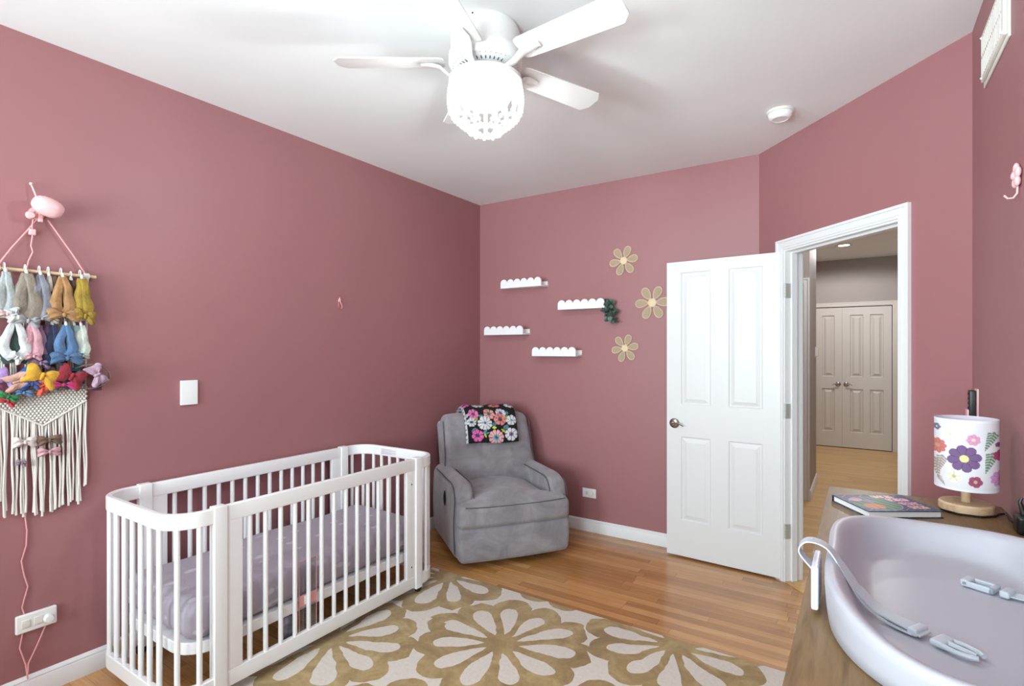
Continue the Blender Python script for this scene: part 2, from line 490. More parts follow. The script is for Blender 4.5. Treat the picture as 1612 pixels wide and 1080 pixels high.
def onw(t): return (C2[0]+wd[0]*t, C2[1]+wd[1]*t)
baseboard('baseboard_angled', onw(.012), onw(.187), (wd[1], -wd[0]))
baseboard('baseboard_angled', onw(1.108), onw(LW_-.016), (wd[1], -wd[0]))

# door casing and jamb (trim)
def casing_strip(m, x0, x1, z0, z1, vertical, flip=False, y=0, sgn=-1):
    # stepped profile: thin inner edge, thick outer band
    w = .06
    steps = [(0, .012, .010), (.010, .022, .014), (.020, .050, .013), (.046, .060, .019)]
    for a, b, t in steps:
        ya, yb = (y-t, y) if sgn < 0 else (y, y+t)
        if vertical:
            if flip: m.box((x1-b, ya, z0), (x1-a, yb, z1+b*0))
            else: m.box((x0+a, ya, z0), (x0+b, yb, z1))
        else: m.box((x0, ya, z0+a), (x1, yb, z0+b))
def casing(name, x0, x1, h, M, y=0, sgn=-1, mat=None, both=True):
    # x0,x1: inner edges ; outwards .06, profile mitred approximately by nesting
    m = MB()
    steps = [(0, .012, .010), (.012, .022, .0145), (.022, .046, .0125), (.046, .060, .019)]
    for a, b, t in steps:
        ya, yb = (y-t, y) if sgn < 0 else (y, y+t)
        m.box((x0-b, ya, 0), (x0-a, yb, h+b)); m.box((x1+a, ya, 0), (x1+b, yb, h+b)); m.box((x0-a, ya, h+a), (x1+a, yb, h+b))
    return struct(m.xf(M).build(name, mat or M_trim, smooth=0))
casing('trim_1', .248, 1.046, 2.042, AW)
casing('trim_2', .248, 1.046, 2.042, AW, y=T, sgn=1)
j = MB().box((d0, -.001, 0), (.254, T+.001, 2.03)).box((1.040, -.001, 0), (d1, T+.001, 2.03)).box((d0, -.001, 2.03), (d1, T+.001, dh))
j.box((.254, .04, 0), (.266, .075, 2.018)).box((1.028, .04, 0), (1.040, .075, 2.018)).box((.254, .04, 2.018), (1.040, .075, 2.03))
jamb = struct(j.xf(AW).build('trim_3', M_trim, smooth=0))
struct(MB().box((.254, .0, 0), (1.040, T, .006)).xf(AW).build('trim_4', M_hallfloor, smooth=0))

for zz in (1.79, 1.05, .31):
    MB().rbox((.2541, .001, zz-.045), (.2565, .037, zz+.045), .001, 1).xf(AW).build('hinge_leaf', M_hinge, jamb)
# ------------------------------------------------------------------ panel doors
def panel_face(m, w, h, panels, y, sgn, g=.014, s_=.022, dep=.007):
    xs = sorted({0, w} | {q for p in panels for q in (p[0], p[1])}); zs = sorted({0, h} | {q for p in panels for q in (p[2], p[3])})
    def Q(a, b, c, d):
        m.add([a, b, c, d], [(0, 1, 2, 3)])
    for i in range(len(xs)-1):
        for k in range(len(zs)-1):
            cx, cz = (xs[i]+xs[i+1])/2, (zs[k]+zs[k+1])/2
            if any(p[0] < cx < p[1] and p[2] < cz < p[3] for p in panels): continue
            Q((xs[i], y, zs[k]), (xs[i+1], y, zs[k]), (xs[i+1], y, zs[k+1]), (xs[i], y, zs[k+1]))
    for (a, b, c, d) in panels:
        rings = []
        for ins, dd in ((0, 0), (g*.5, dep), (g, dep), (g+s_, dep*.15), (g+s_+.002, 0.0)):
            yy = y-sgn*dd
            rings.append([(a+ins, yy, c+ins), (b-ins, yy, c+ins), (b-ins, yy, d-ins), (a+ins, yy, d-ins)])
        for r in range(len(rings)-1):
            for e in range(4): Q(rings[r][e], rings[r][(e+1) % 4], rings[r+1][(e+1) % 4], rings[r+1][e])
        Q(*rings[-1])
def lever(parent, x, z, yf, sgn, dirx, mat=M_nickel):
    h = MB(); h.lathe([(.0001, 0), (.026, .0), (.033, .003), (.034, .006), (.028, .012), (.013, .016), (.011, .045), (.0001, .047)], (0, 0, 0), 28, 'y')
    pts = []; rr = []
    for i in range(11):
        t = i/10; pts.append((dirx*(t*.078-.004), -.042-.006*math.sin(t*PI), .006*math.sin(t*PI*1.1)-.012*max(0, t-.6)/.4)); rr.append(.011-.005*t)
    h.tube(pts, rr, 8, flat=(.6, 1))
    if sgn > 0: h.v = [(a, -b, c) for a, b, c in h.v]
    h.v = [(a+x, b+yf, c+z) for a, b, c in h.v]
    return h.build('door_handle', mat, parent)
# open bedroom door
ang = math.atan2(3.668-3.708, 1.133-.400)
m = MB(); w, h = .738, 2.02; th = .035
P = [(.099, .298, 1.04, 1.945), (.411, .617, 1.04, 1.945), (.099, .298, .245, .82), (.411, .617, .245, .82)]
panel_face(m, w, h, P, 0, -1); panel_face(m, w, h, P, th, 1)
m.add([(0, 0, 0), (0, th, 0), (0, th, h), (0, 0, h)], [(0, 1, 2, 3)]); m.add([(w, 0, 0), (w, th, 0), (w, th, h), (w, 0, h)], [(3, 2, 1, 0)])
m.add([(0, 0, h), (w, 0, h), (w, th, h), (0, th, h)], [(0, 1, 2, 3)]); m.add([(0, 0, 0), (w, 0, 0), (w, th, 0), (0, th, 0)], [(3, 2, 1, 0)])
door = struct(m.build('door_1', M_door, smooth=0), 'white four panel bedroom door standing open against the back wall')
door['category'] = 'door'
door.location = (-1.133, 3.706, .012); door.rotation_euler = (0, 0, ang)
hd = lever(door, .055, .908, 0, -1, 1)
lever(door, .055, .908, th, 1, 1)
for zz in (1.78, 1.04, .30):
    hm = MB(); hm.box((w+.0005, .0, zz-.045), (w+.003, .03, zz+.045))
    for k in range(5): hm.lathe([(.006, -.045+.018*k+.0008), (.006, -.045+.018*(k+1)-.0008)], (w+.008, -.004, zz), 12)
    hm.build('hinge', M_hinge, door)
# hinge leaves that sit on the jamb belong to the frame
# ------------------------------------------------------------------ hallway
struct(MB().prism([(C2[0]+.07, YB+.05), (XR+T, C3Y-.02), (.95, C3Y-.02), (.95, 9.25), (-1.7, 9.25), (-1.7, YB+T), (C2[0], YB+T)], -.1, -.001).build('floor_hall', M_hallfloor, smooth=0))
struct(MB().prism([(C2[0]+.07, YB+.05), (XR+T, C3Y-.02), (.95, C3Y-.02), (.95, 9.25), (-1.7, 9.25), (-1.7, YB+T), (C2[0], YB+T)], 2.735, 2.83).build('ceiling_hall', M_ceil, smooth=0))
struct(MB().box((.9, C3Y, 0), (1.0, 9.25, 2.735)).build('wall_hall_right', M_grey, smooth=0))
struct(MB().box((XR+T, C3Y-.1, 0), (1.0, C3Y, 2.735)).build('wall_hall_near', M_grey, smooth=0))
struct(MB().box((-1.7, YB+T, 0), (-1.6, 9.25, 2.735)).build('wall_hall_left', M_grey, smooth=0))
struct(MB().box((-1.6, 5.75, 0), (-.404, 6.62, 2.735)).build('wall_hall_pier', M_grey, smooth=0))
hx0, hx1, hh = -.82, .365, 2.045
hw = MB().box((-1.6, 9.12, 0), (hx0-.02, 9.22, 2.735)).box((hx1+.02, 9.12, 0), (.9, 9.22, 2.735)).box((hx0-.02, 9.12, hh+.02), (hx1+.02, 9.22, 2.735))
hw.box((-1.6, 9.22, 0), (.9, 9.25, 2.735))  # unseen backing, added to stop sky light leaking through the door gap
struct(hw.build('wall_hall_far', M_grey, smooth=0))
casing('trim_5', hx0-.005, hx1+.005, hh+.005, Matrix.Translation((0, 9.12, 0)), mat=M_hdoor)
baseboard('baseboard_hall', (-.404, 5.77), (-.404, 6.62), (1, 0))
baseboard('baseboard_hall', (-1.6, 9.12), (hx0-.066, 9.12), (0, -1))
baseboard('baseboard_hall', (hx1+.066, 9.12), (.9, 9.12), (0, -1))
casing('trim_6', -1.30, -.464, 2.045, Matrix.Translation((0, 5.75, 0)), mat=M_trim)
# door in the pier (only its frame edge shows)
m = MB(); panel_face(m, .83, 2.04, [(.12, .38, 1.04, 1.93), (.46, .71, 1.04, 1.93), (.12, .38, .22, .83), (.46, .71, .22, .83)], 0, -1)
d = struct(m.build('door_4', M_hdoor, smooth=0), 'white hallway door beside the grey wall corner'); d.location = (-1.297, 5.748, .004)
for nm, x0, ww, lx, dx, lab in (('door_2', hx0+.003, .589, .539, -1, 'left leaf of the pale closet double doors at the hall end'), ('door_3', -.226, .588, .05, 1, 'right leaf of the pale closet double doors at the hall end')):
    m = MB(); W_ = ww
    PP = [(.095, .255, 1.02, 1.92), (.335, .495, 1.02, 1.92), (.095, .255, .22, .85), (.335, .495, .22, .85)]
    panel_face(m, W_, 2.035, PP, 0, -1, g=.02, s_=.03, dep=.022)
    m.box((0, .024, 0), (W_, .035, 2.035)); m.box((0, .001, 0), (.002, .03, 2.035)); m.box((W_-.002, .001, 0), (W_, .03, 2.035))
    d = struct(m.build(nm, M_hdoor, smooth=0), lab); d.location = (x0, 9.135, .008)
    lever(d, lx, .915, 0, -1, dx)

# ------------------------------------------------------------------ hall downlights, the near one added
def point(name, loc, power, color, rad):
    l = bpy.data.lights.new(name, 'POINT'); l.energy = power; l.color = color; l.shadow_soft_size = rad
    o = bpy.data.objects.new(name, l); col.objects.link(o); o.location = loc; return o
def downlight(x, y, z, lab, power, vis=True):
    t = thing('recessed_light', lab, 'ceiling light', (x, y, z), group=None)
    MB().lathe([(.062, -.001), (.092, -.001), (.094, -.004), (.088, -.008), (.062, -.005), (.062, -.001)], seg=36).build('trim_ring', M_trim, t)
    MB().lathe([(.0001, -.003), (.060, -.003), (.0602, -.001)], seg=36).build('lens', M_downlight, t)
    l = bpy.data.lights.new('downlight_glow', 'SPOT'); l.energy = power*3.6; l.color = (.98, .96, .95); l.shadow_soft_size = .06; l.spot_size = R(174); l.spot_blend = .25
    o = bpy.data.objects.new('downlight_glow', l); col.objects.link(o); o.location = (x, y, z-.02)
downlight(-.176, 7.86, 2.735, 'round recessed ceiling light glowing warm in the hallway ceiling', 26)
downlight(.25, 4.9, 2.735, 'unseen recessed light added to brighten the near end of the hallway', 22)  # lamp out of view, added to lift the hallway light
# hall wall switch / thermostat
t = thing('thermostat', 'small white box mounted on the grey hallway wall edge', 'thermostat', (-.404, 6.50, 1.40), R(90))
MB().rbox((-.05, -.006, -.055), (.05, 0, .055), .003).build('back_plate', M_plastic, t)
MB().rbox((-.035, -.03, -.042), (.035, -.006, .042), .006).build('cover', M_plastic, t)

# ------------------------------------------------------------------ rug
def rug():
    x0, x1, y0, y1, h = -2.335, -.15, -.35, 2.625, .010
    m = MB().rbox((x0, y0, .0005), (x1, y1, h), .004, 2, (1, 1, 1))
    return tag(m.build('rug', M_rug), 'gold and cream tufted rug with big flower pattern on the wood floor', 'rug')
rug()

# ------------------------------------------------------------------ crib
def crib():
    x0, x1, y0, y1 = -2.832, -2.150, .962, 2.478   # outer footprint
    rc = .135; zt, zb, rh, th = .80, .055, .066, .024
    pA, pB = 1.150, 2.297                            # post centres along y
    t = thing('crib', 'white slatted baby crib with rounded ends along the rose wall', 'crib', ((x0+x1)/2, (y0+y1)/2, 0))
    cx, cy = (x0+x1)/2, (y0+y1)/2
    def upath(end, off=0.0, n=9):      # from front post round the end to back post; end = -1 near, +1 far
        yy = (y0+off) if end < 0 else (y1-off); yp = pA if end < 0 else pB; r = rc-off
        P = [(x1-off, yp)]
        cyy = yy-end*r
        for (ccx, a0, a1) in ((x1-off-r, 0, 90), (x0+off+r, 90, 180)):
            for i in range(n+1):
                a = R(a0+(a1-a0)*i/n); P.append((ccx+math.cos(a)*r, cyy+end*math.sin(a)*r))
        P.append((x0+off, yp)); return P
    def band(end, za, zb_, o0=0.0, o1=th):
        A = upath(end, o0); B = upath(end, o1); m = MB(); n = len(A); bv = .004
        prof = [(0, za+bv), (0, zb_-bv), (bv/(o1-o0), zb_), (1-bv/(o1-o0), zb_), (1, zb_-bv), (1, za+bv), (1-bv/(o1-o0), za), (bv/(o1-o0), za)]
        vs = []; fs = []
        for i in range(n):
            for (f, z) in prof: vs.append((A[i][0]*(1-f)+B[i][0]*f-cx, A[i][1]*(1-f)+B[i][1]*f-cy, z))
        k = len(prof)
        for i in range(n-1):
            for q in range(k): fs.append((i*k+q, i*k+(q+1) % k, (i+1)*k+(q+1) % k, (i+1)*k+q))
        fs.append(tuple(range(k))); fs.append(tuple((n-1)*k+q for q in range(k)))
        return m.add(vs, fs)
    band(-1, zt-rh, zt-.004).build('end_top_rail', M_white, t)
    e = band(1, zt-rh, zt-.004).build('end_top_rail', M_white, t)
    band(-1, zb, zb+rh).build('end_bottom_rail', M_white, t)
    band(1, zb, zb+rh).build('end_bottom_rail', M_white, t)
    MB().rbox((x0+.20-cx, y1-th-.0015-cy, zt-rh+.012), (x0+.34-cx, y1-th-.0003-cy, zt-.018), .0005, 1).build('warning_label', plain('paper label', (232, 226, 232), .6), e)
    lab = MB()
    for k in range(5): lab.box((x0+.205-cx, y1-th-.0022-cy, zt-rh+.017+.007*k), (x0+(.33 if k % 2 else .30)-cx, y1-th-.0016-cy, zt-rh+.0185+.007*k))
    lab.build('label_print', plain('label grey print', (170, 160, 175), .7), e)
    # slats round the ends
    def along(P, d):
        acc = 0
        for a, b in zip(P[:-1], P[1:]):
            L = math.dist(a, b)
            if acc+L >= d: f = (d-acc)/L; return (a[0]+(b[0]-a[0])*f, a[1]+(b[1]-a[1])*f)
            acc += L
        return P[-1]
    sl = MB().lathe([(.0105, zb+rh-.002), (.0105, zt-rh+.002)], seg=12).build('slat', M_white, t)
    first = True
    def slat(x, y):
        nonlocal first
        if first: sl.location = (x-cx, y-cy, 0); first = False; return
        o = sl.copy(); col.objects.link(o); o.parent = t; o.location = (x-cx, y-cy, 0)
    for end in (-1, 1):
        P = upath(end, th/2); tot = sum(math.dist(a, b) for a, b in zip(P[:-1], P[1:])); n = 11
        for i in range(n):
            p = along(P, tot*(i+1)/(n+1)); slat(*p)
    for (xx, sg) in ((x1-th/2-.004, 1), (x0+th/2+.004, -1)):
        for i in range(13): slat(xx, 1.281+.0718*i)
        # posts, flat boards beside them, side rails
        for yp, s_ in ((pA, 1), (pB, -1)):
            a = xx-.021; b = xx+.021
            MB().rbox((a-cx, yp-.026-cy, zb-.012), (b-cx, yp+.026-cy, zt), .003, 2).build('post', M_white, t)
            ya, yb = sorted((yp+s_*.026, yp+s_*.094))
            MB().rbox((xx-.012-cx, ya-cy, zb+rh-.002), (xx+.012-cx, yb-cy, zt-rh+.002), .002, 2).build('side_board', M_white, t)
        for za in (zb, zt-rh-.004):
            MB().rbox((xx-.013-cx, pA+.026-cy, za), (xx+.013-cx, pB-.026-cy, za+rh), .004, 2).build('side_rail', M_white, t)
    for z_ in (.18, .655):
        MB().lathe([(.0001, 0), (.005, 0)], (0, 0, 0), 10, 'x').xf(Matrix.Translation((x1-.004-th/2+.0124-cx, pB-.055-cy, z_))).build('screw', M_screw, t)
    # mattress support
    ins = .036
    def rrect(xa, xb, ya, yb, r, n=6):
        P = []
        for (px, py, a0) in ((xb-r, yb-r, 0), (xa+r, yb-r, 90), (xa+r, ya+r, 180), (xb-r, ya+r, 270)):
            for i in range(n+1):
                a = R(a0+90*i/n); P.append((px+math.cos(a)*r-cx, py+math.sin(a)*r-cy))
        return P
    MB().prism(rrect(x0+ins, x1-ins, y0+ins+.04, y1-ins-.04, .13), .213, .262, bev=.004).build('mattress_support', M_white, t)
    for (px, py) in ((x1-.02, pA), (x1-.02, pB), (x0+.03, pA), (x0+.03, pB)):
        c = MB(); c.lathe([(.021, -.009), (.024, -.006), (.024, .006), (.021, .009)], (0, 0, 0), 20, 'x').xf(Matrix.Translation((px-.004-cx, py+.018*(1 if py > 1.5 else -1)-cy, .0245+(.0095 if py > 1.2 and px > -2.3 else .0095))))
        c.box((px-.012-cx, py-.008-cy, .036), (px+.004-cx, py+.008-cy, .046))
        c.build('caster', M_black, t)
    m = MB()
    def dm(p, q):
        x, y, z = p; z += .006*math.sin(y*9+x*5)*max(0, q[2]) + .012*(1-q[0]**2)*(1-q[1]**4)*max(0, q[2]); return (x, y, z)
    m.rbox((x0+.042, y0+.09, .263), (x1-.042, y1-.09, .418), .055, 5, (10, 24, 2), dm)
    o = m.build('crib_mattress', M_sheet, smooth=60)
    tag(o, 'crib mattress in a pale lilac grey sheet with little clouds', 'mattress')
crib()

# clear bag with pink edging standing under the crib
t = thing('storage_bag', 'clear plastic bag with pink edging and white button behind the crib slats', 'bag', (-2.178, 1.56, .060), R(90))
MB().box((-.034, -.0015, .002), (.060, .0015, 0.385)).build('film', M_film, t, 0)
fr = MB()
fr.tube([(-.034, 0, 0.385), (-.034, 0, .003), (.060, 0, .003), (.060, 0, 0.385), (-.034, 0, 0.385)], .0026, 6)
fr.build('edging', M_pinkcord, t)
MB().box((-.034, -.0026, .172), (.060, .0026, .224)).build('label_band', plain('pink label', (226, 160, 158), .6), t, 0)
MB().rbox((-.008, -.0045, .178), (.014, -.0024, .218), .001, 2).build('button', M_white, t)
MB().rbox((-.115, .012, .0), (-.045, .040, .15), .012, 3).build('contents', plain('shiny grey packet', (118, 116, 128), .25, var=.3, vscale=30), t)

# ------------------------------------------------------------------ recliner
CH = Matrix.Translation((-2.262, 3.235, 0)) @ Matrix.Rotation(R(53.6), 4, 'Z')
def recliner():
    t = thing('recliner', 'grey suede recliner armchair in the corner of the room', 'armchair', (-2.262, 3.235, 0), R(53.6))
    # front footrest panel and base shell
    def fr(p, q):
        x, y, z = p; y += -.018*(1-q[0]**2)*(q[1] < 0) - .010*(1-q[2]**2)*(q[1] < 0); z += 0
        return (x*(1-.02*(q[2] < 0)*abs(q[2])), y, z)
    MB().rbox((-.394, -.432, .045), (.398, -.20, .285), .035, 4, (12, 4, 8), fr).build('footrest', M_chair, t, 60)
    MB().rbox((-.36, -.36, .05), (.36, .33, .36), .03, 3, (6, 6, 4)).build('base_body', M_chair, t, 60)
    # T-shaped seat cushion
    def se(p, q):
        x, y, z = p
        fw = max(0, min(1, (-y-.27)/.06)); fw = fw*fw*(3-2*fw)
        x = x*(.276+(.392-.276)*fw)/.392
        cr = (1-(q[0])**2)*.020+.034*max(0, 1-q[0]**2)*(1-max(0, -q[1]-.5)**2*4)
        if q[2] > 0: z += cr*q[2]; z -= .030*max(0, (-q[1]-.75))*4*.6
        y -= .022*(1-q[0]**4)*(q[1] < 0)
        return (x, y, z)
    MB().rbox((-.392, -.447, .275), (.392, .20, .420), .034, 4, (16, 14, 4), se).build('seat_cushion', M_chair, t, 60)
    # arms
    for sg in (-1, 1):
        def ar(p, q, sg=sg):
            x, y, z = p
            zz = (z-.05)/.51
            # front top slopes down in a round arc
            fr_ = max(0, min(1, (-y-.25)/.12))
            drop = .10*(1-math.sqrt(max(0, 1-fr_*fr_)))
            z -= drop*max(0, zz)**1.5
            # rounded top across the arm
            if q[2] > .0: z -= .016*(((x-sg*.335)/.067)**2)*max(0, zz)**3
            x += sg*.012*(1-(zz*2-1)**2)
            return (x, y, z)
        a, b = sorted((sg*.268, sg*.402))
        o = MB().rbox((a, -.370, .05), (b, .30, .560), .048, 5, (3, 14, 10), ar).build('arm', M_chair, t, 60)
        # piping along the outer arm front
        pts = [(sg*.406, -.368, .10), (sg*.412, -.371, .25), (sg*.410, -.369, .36)]
        for k in range(9):
            fq = 1-k/8; yy = -.25-.115*fq; pts.append((sg*(.403-.004*(1-fq)), yy, .545-.095*(1-math.sqrt(max(0, 1-fq*fq)))-.012))
        pts += [(sg*.399, -.05, .535), (sg*.399, .2, .537)]
        MB().tube(pts, .003, 6).build('piping', M_seam, o)
        pts = [(sg*.272, p[1]+.002, p[2]+.001) for p in pts if p[2] > .43]
        MB().tube(pts, .003, 6).build('piping', M_seam, o)
        if sg < 0:
            MB().lathe([(.0001, -.003), (.032, -.003), (.036, 0), (.030, .001)], (0, 0, 0), 24, 'x', sx=.75, sy=1.45).xf(Matrix.Translation((-.416, -.135, .405))).build('recline_handle', M_black, o)
            MB().lathe([(.0001, -.002), (.026, -.001)], (0, 0, 0), 24, 'x', sx=.75, sy=1.45).xf(Matrix.Translation((-.4195, -.135, .405))).build('handle_recess_shade', M_dark, o)  # dark disc paints the shade inside the handle recess
    # backrest, leaning back
    def bk(p, q):
        x, y, z = p; h = (z-.36)/.56
        y += .16*h + .02*h*h
        w = 1.0 if h > .5 else 1.0+.07*(1-max(0, (h-.12))/.38)
        x *= w*(1-.03*max(0, h-.6)/.4)
        if q[1] < 0:
            y -= .035*(1-q[0]**2)*(math.sin(min(1, h*1.05)*PI)**.6 if 0 < h < .95 else 0)
            y += .007*math.sin(h*15+x*6)*(h < .75)*(1-q[0]**2)
            if .50 < h < .58: y += .006
        z -= .018*abs(q[0])**6*(h > .8)
        return (x, y, z)
    bk_o = MB().rbox((-.340, .075, .36), (.366, .245, .925), .045, 5, (14, 4, 22), bk).build('backrest', M_chair, t, 60)
    # rear shell a little wider than the front cushion
    def bs(p, q):
        x, y, z = p; h = (z-.36)/.56; y += .16*h+.02*h*h; return (x, y, z)
    MB().rbox((-.350, .19, .20), (.350, .28, .865), .03, 4, (6, 3, 10), bs).build('back_shell', M_chair, t, 60)
    pts = []
    for i in range(13):
        h = i/12*.93; z = .36+h*.56; pts.append((-.336*(1.0 if h > .5 else 1.0+.07*(1-max(0, (h-.12))/.38))-.002, .078+.16*h+.02*h*h+.012, z))
    MB().tube(pts, .003, 6).build('piping', M_seam, bk_o)
    MB().tube([(-p[0]+.026, p[1], p[2]) for p in pts], .003, 6).build('piping', M_seam, bk_o)
    pts = [(x*.392, -.462+.018*(abs(x)**3), .412-.004*abs(x)-.012*(1-x*x)+.008) for x in [i/10 for i in range(-9, 10)]]
    MB().tube(pts, .003, 6).build('piping', M_seam, t)
    MB().lathe([(.25, 0), (.25, .012), (.22, .028), (.12, .05), (.0001, .06)], (0, 0, .0), 32).build('swivel_base', M_black, t)
recliner()

# blanket folded over the top of the backrest
def flower(u, v, cx, cy, r, n, pet, mid, line, ph=0):
    dx, dy = u-cx, v-cy; d = math.hypot(dx, dy)
    a = math.atan2(dy, dx)*n/(2*PI)+ph; fr = a-math.floor(a)
    edge = r*(.84+.16*math.sqrt(max(0, math.sin(fr*PI))))
    if d > edge: return None
    if d < r*.16: return (70, 62, 84)
    if d < r*.36: return mid if fr > .2 else line
    if (fr < .07 or fr > .93): return line
    return pet
def leaf(u, v, cx, cy, L, w, ang, c1, c2):
    dx, dy = u-cx, v-cy; ca, sa = math.cos(ang), math.sin(ang); a = dx*ca+dy*sa; b = -dx*sa+dy*ca
    if abs(a) > L: return None
    if abs(b) > w*(1-(a/L)**2): return None
    return c2 if abs(b) < w*.10 else c1
def blanket_col(u, v):
    # u 0..1.61 across, v 0..0.9 downwards on the front panel; negative v on top
    K = (14, 14, 17)
    F = [(.62, .37, .19, 10, (214, 214, 216), (196, 214, 220)), (1.03, .26, .17, 7, (222, 134, 128), (120, 84, 100)), (.28, .33, .13, 8, (206, 216, 218), (100, 110, 130)),
         (.40, .70, .16, 7, (224, 104, 172), (96, 74, 110)), (.88, .75, .20, 11, (228, 172, 172), (96, 170, 186)), (1.28, .68, .17, 8, (214, 212, 218), (120, 110, 134)),
         (1.33, .30, .14, 7, (206, 214, 218), (190, 200, 206)), (.35, .10, .14, 7, (220, 120, 176), (140, 90, 120)), (.76, .10, .15, 7, (224, 158, 150), (96, 130, 140)), (1.08, .07, .14, 8, (212, 208, 220), (120, 110, 140)), (.16, .14, .06, 6, (210, 210, 216), (90, 90, 100)),
         (.55, -.25, .16, 9, (214, 214, 216), (96, 170, 186)), (1.0, -.28, .15, 8, (222, 134, 128), (120, 84, 100)), (.2, -.3, .15, 7, (224, 104, 172), (96, 74, 110)), (1.4, -.2, .15, 8, (206, 214, 218), (100, 110, 130))]
    L = [(.33, .56, .10, .055, -.5, (92, 128, 140)), (.40, .24, .07, .05, -.8, (150, 160, 54)), (.86, .40, .08, .045, -.9, (78, 118, 132)), (.85, .49, .06, .035, .1, (206, 216, 60)), (1.16, .49, .10, .06, -.7, (92, 128, 140)),
         (1.08, .58, .07, .03, .7, (206, 216, 60)), (.60, .60, .08, .025, -.7, (98, 152, 166)), (.60, .70, .08, .025, 1.2, (206, 216, 60)), (.53, .17, .09, .04, .4, (92, 128, 140)), (1.20, .20, .06, .05, -.6, (150, 160, 54)), (1.43, .62, .08, .03, 1.2, (98, 152, 166)), (.66, .64, .07, .02, -.2, (98, 152, 166)), (1.24, .08, .06, .04, .9, (92, 128, 140))]
    for f in F:
        c = flower(u, v, f[0], f[1], f[2], f[3], f[4], f[5], (30, 28, 36), f[0]*3)
        if c: return c
    for l in L:
        c = leaf(u, v, *l[:5], l[5], tuple(int(q*.7) for q in l[5]))
        if c: return c
    return K
def blanket():
    o_ = thing('blanket', 'folded black blanket with pink and white flowers over the chair back', 'blanket', (-2.262, 3.235, 0), R(53.6))
    nx, ns = 120, 110; Wd = .405
    # path in (y,z) local to the chair: front hanging edge -> up -> over the top -> a little down behind
    def yfront(z):
        h = (z-.36)/.56; return .075+.16*h+.02*h*h
    path = [(yfront(z)-.050-.008*math.sin((z-.70)/.2*PI), z) for z in (.715, .755, .795, .835, .870, .895)]
    path += [(yfront(.92)-.018, .940), (yfront(.925)+.03, .958), (yfront(.925)+.09, .960), (yfront(.925)+.150, .948), (yfront(.925)+.195, .91), (yfront(.89)+.21, .85), (yfront(.84)+.21, .80)]
    # arc length
    seg = [0]
    for a, b in zip(path[:-1], path[1:]): seg.append(seg[-1]+math.dist(a, b))
    tot = seg[-1]
    def at(s):
        for i in range(len(seg)-1):
            if s <= seg[i+1]+1e-9:
                f = (s-seg[i])/(seg[i+1]-seg[i]); f = max(0, min(1, f))
                p0 = path[max(0, i-1)]; p1 = path[i]; p2 = path[i+1]; p3 = path[min(len(path)-1, i+2)]
                return tuple(.5*((2*p1[k])+(-p0[k]+p2[k])*f+(2*p0[k]-5*p1[k]+4*p2[k]-p3[k])*f*f+(-p0[k]+3*p1[k]-3*p2[k]+p3[k])*f**3) for k in (0, 1))
        return path[-1]
    def layer(off, grow, x_off, name, colf, ntl, nsl):
        vs = []; cols = []; fs = []
        for side in (0, 1):
            for i in range(nsl+1):
                s = i/nsl*tot; y, z = at(s); y2, z2 = at(min(tot, s+.002)); y1, z1 = at(max(0, s-.002))
                ty, tz = y2-y1, z2-z1; L = math.hypot(ty, tz) or 1; ny, nz = -tz/L, ty/L
                for k in range(ntl+1):
                    u = k/ntl; x = (u-.5)*(Wd+grow)+x_off + .018*(s/.2-.5)*0
                    x += -.012*(1-u)*(1-s/tot)*0
                    wob = .004*math.sin(u*9+s*20)+.003*math.sin(u*23)
                    o = off+(.010 if side == 0 else 0)+wob
                    edge = min(1, min(u, 1-u)/.03, ((i)/nsl)/.04+.0)
                    if side == 0: o = off+.0+wob+.010*math.sqrt(max(0, min(1, edge)))
                    vs.append((x, y+ny*o, z+nz*o+.006*math.sin(u*5+1)*(1-s/tot)))
                    cols.append(lin(colf(u, s)))
            
        n1 = (nsl+1)*(ntl+1)
        for side in (0, 1):
            for i in range(nsl):
                for k in range(ntl):
                    a = side*n1+i*(ntl+1)+k; q = (a, a+1, a+ntl+2, a+ntl+1); fs.append(q if side == 0 else q[::-1])
        for i in range(nsl):
            for k in (0, ntl): a = i*(ntl+1)+k; fs.append((a, a+ntl+1, n1+a+ntl+1, n1+a))
        for k in range(ntl):
            for i in (0, nsl): a = i*(ntl+1)+k; fs.append((a, a+1, n1+a+1, n1+a))
        return MB().add(vs, fs).build(name, pattern('floral fleece', .95, .3), o_, 80, cols)
    layer(.014, 0, .028, 'top_fold', lambda u, s: blanket_col(.16+u*1.32, .90-s/.235*.86), nx, ns)
    layer(.001, .006, .018, 'under_fold', lambda u, s: (206, 204, 210) if (math.sin(s*170)+math.sin(u*60)) > -.3 else (60, 58, 70), 30, 60)
blanket()

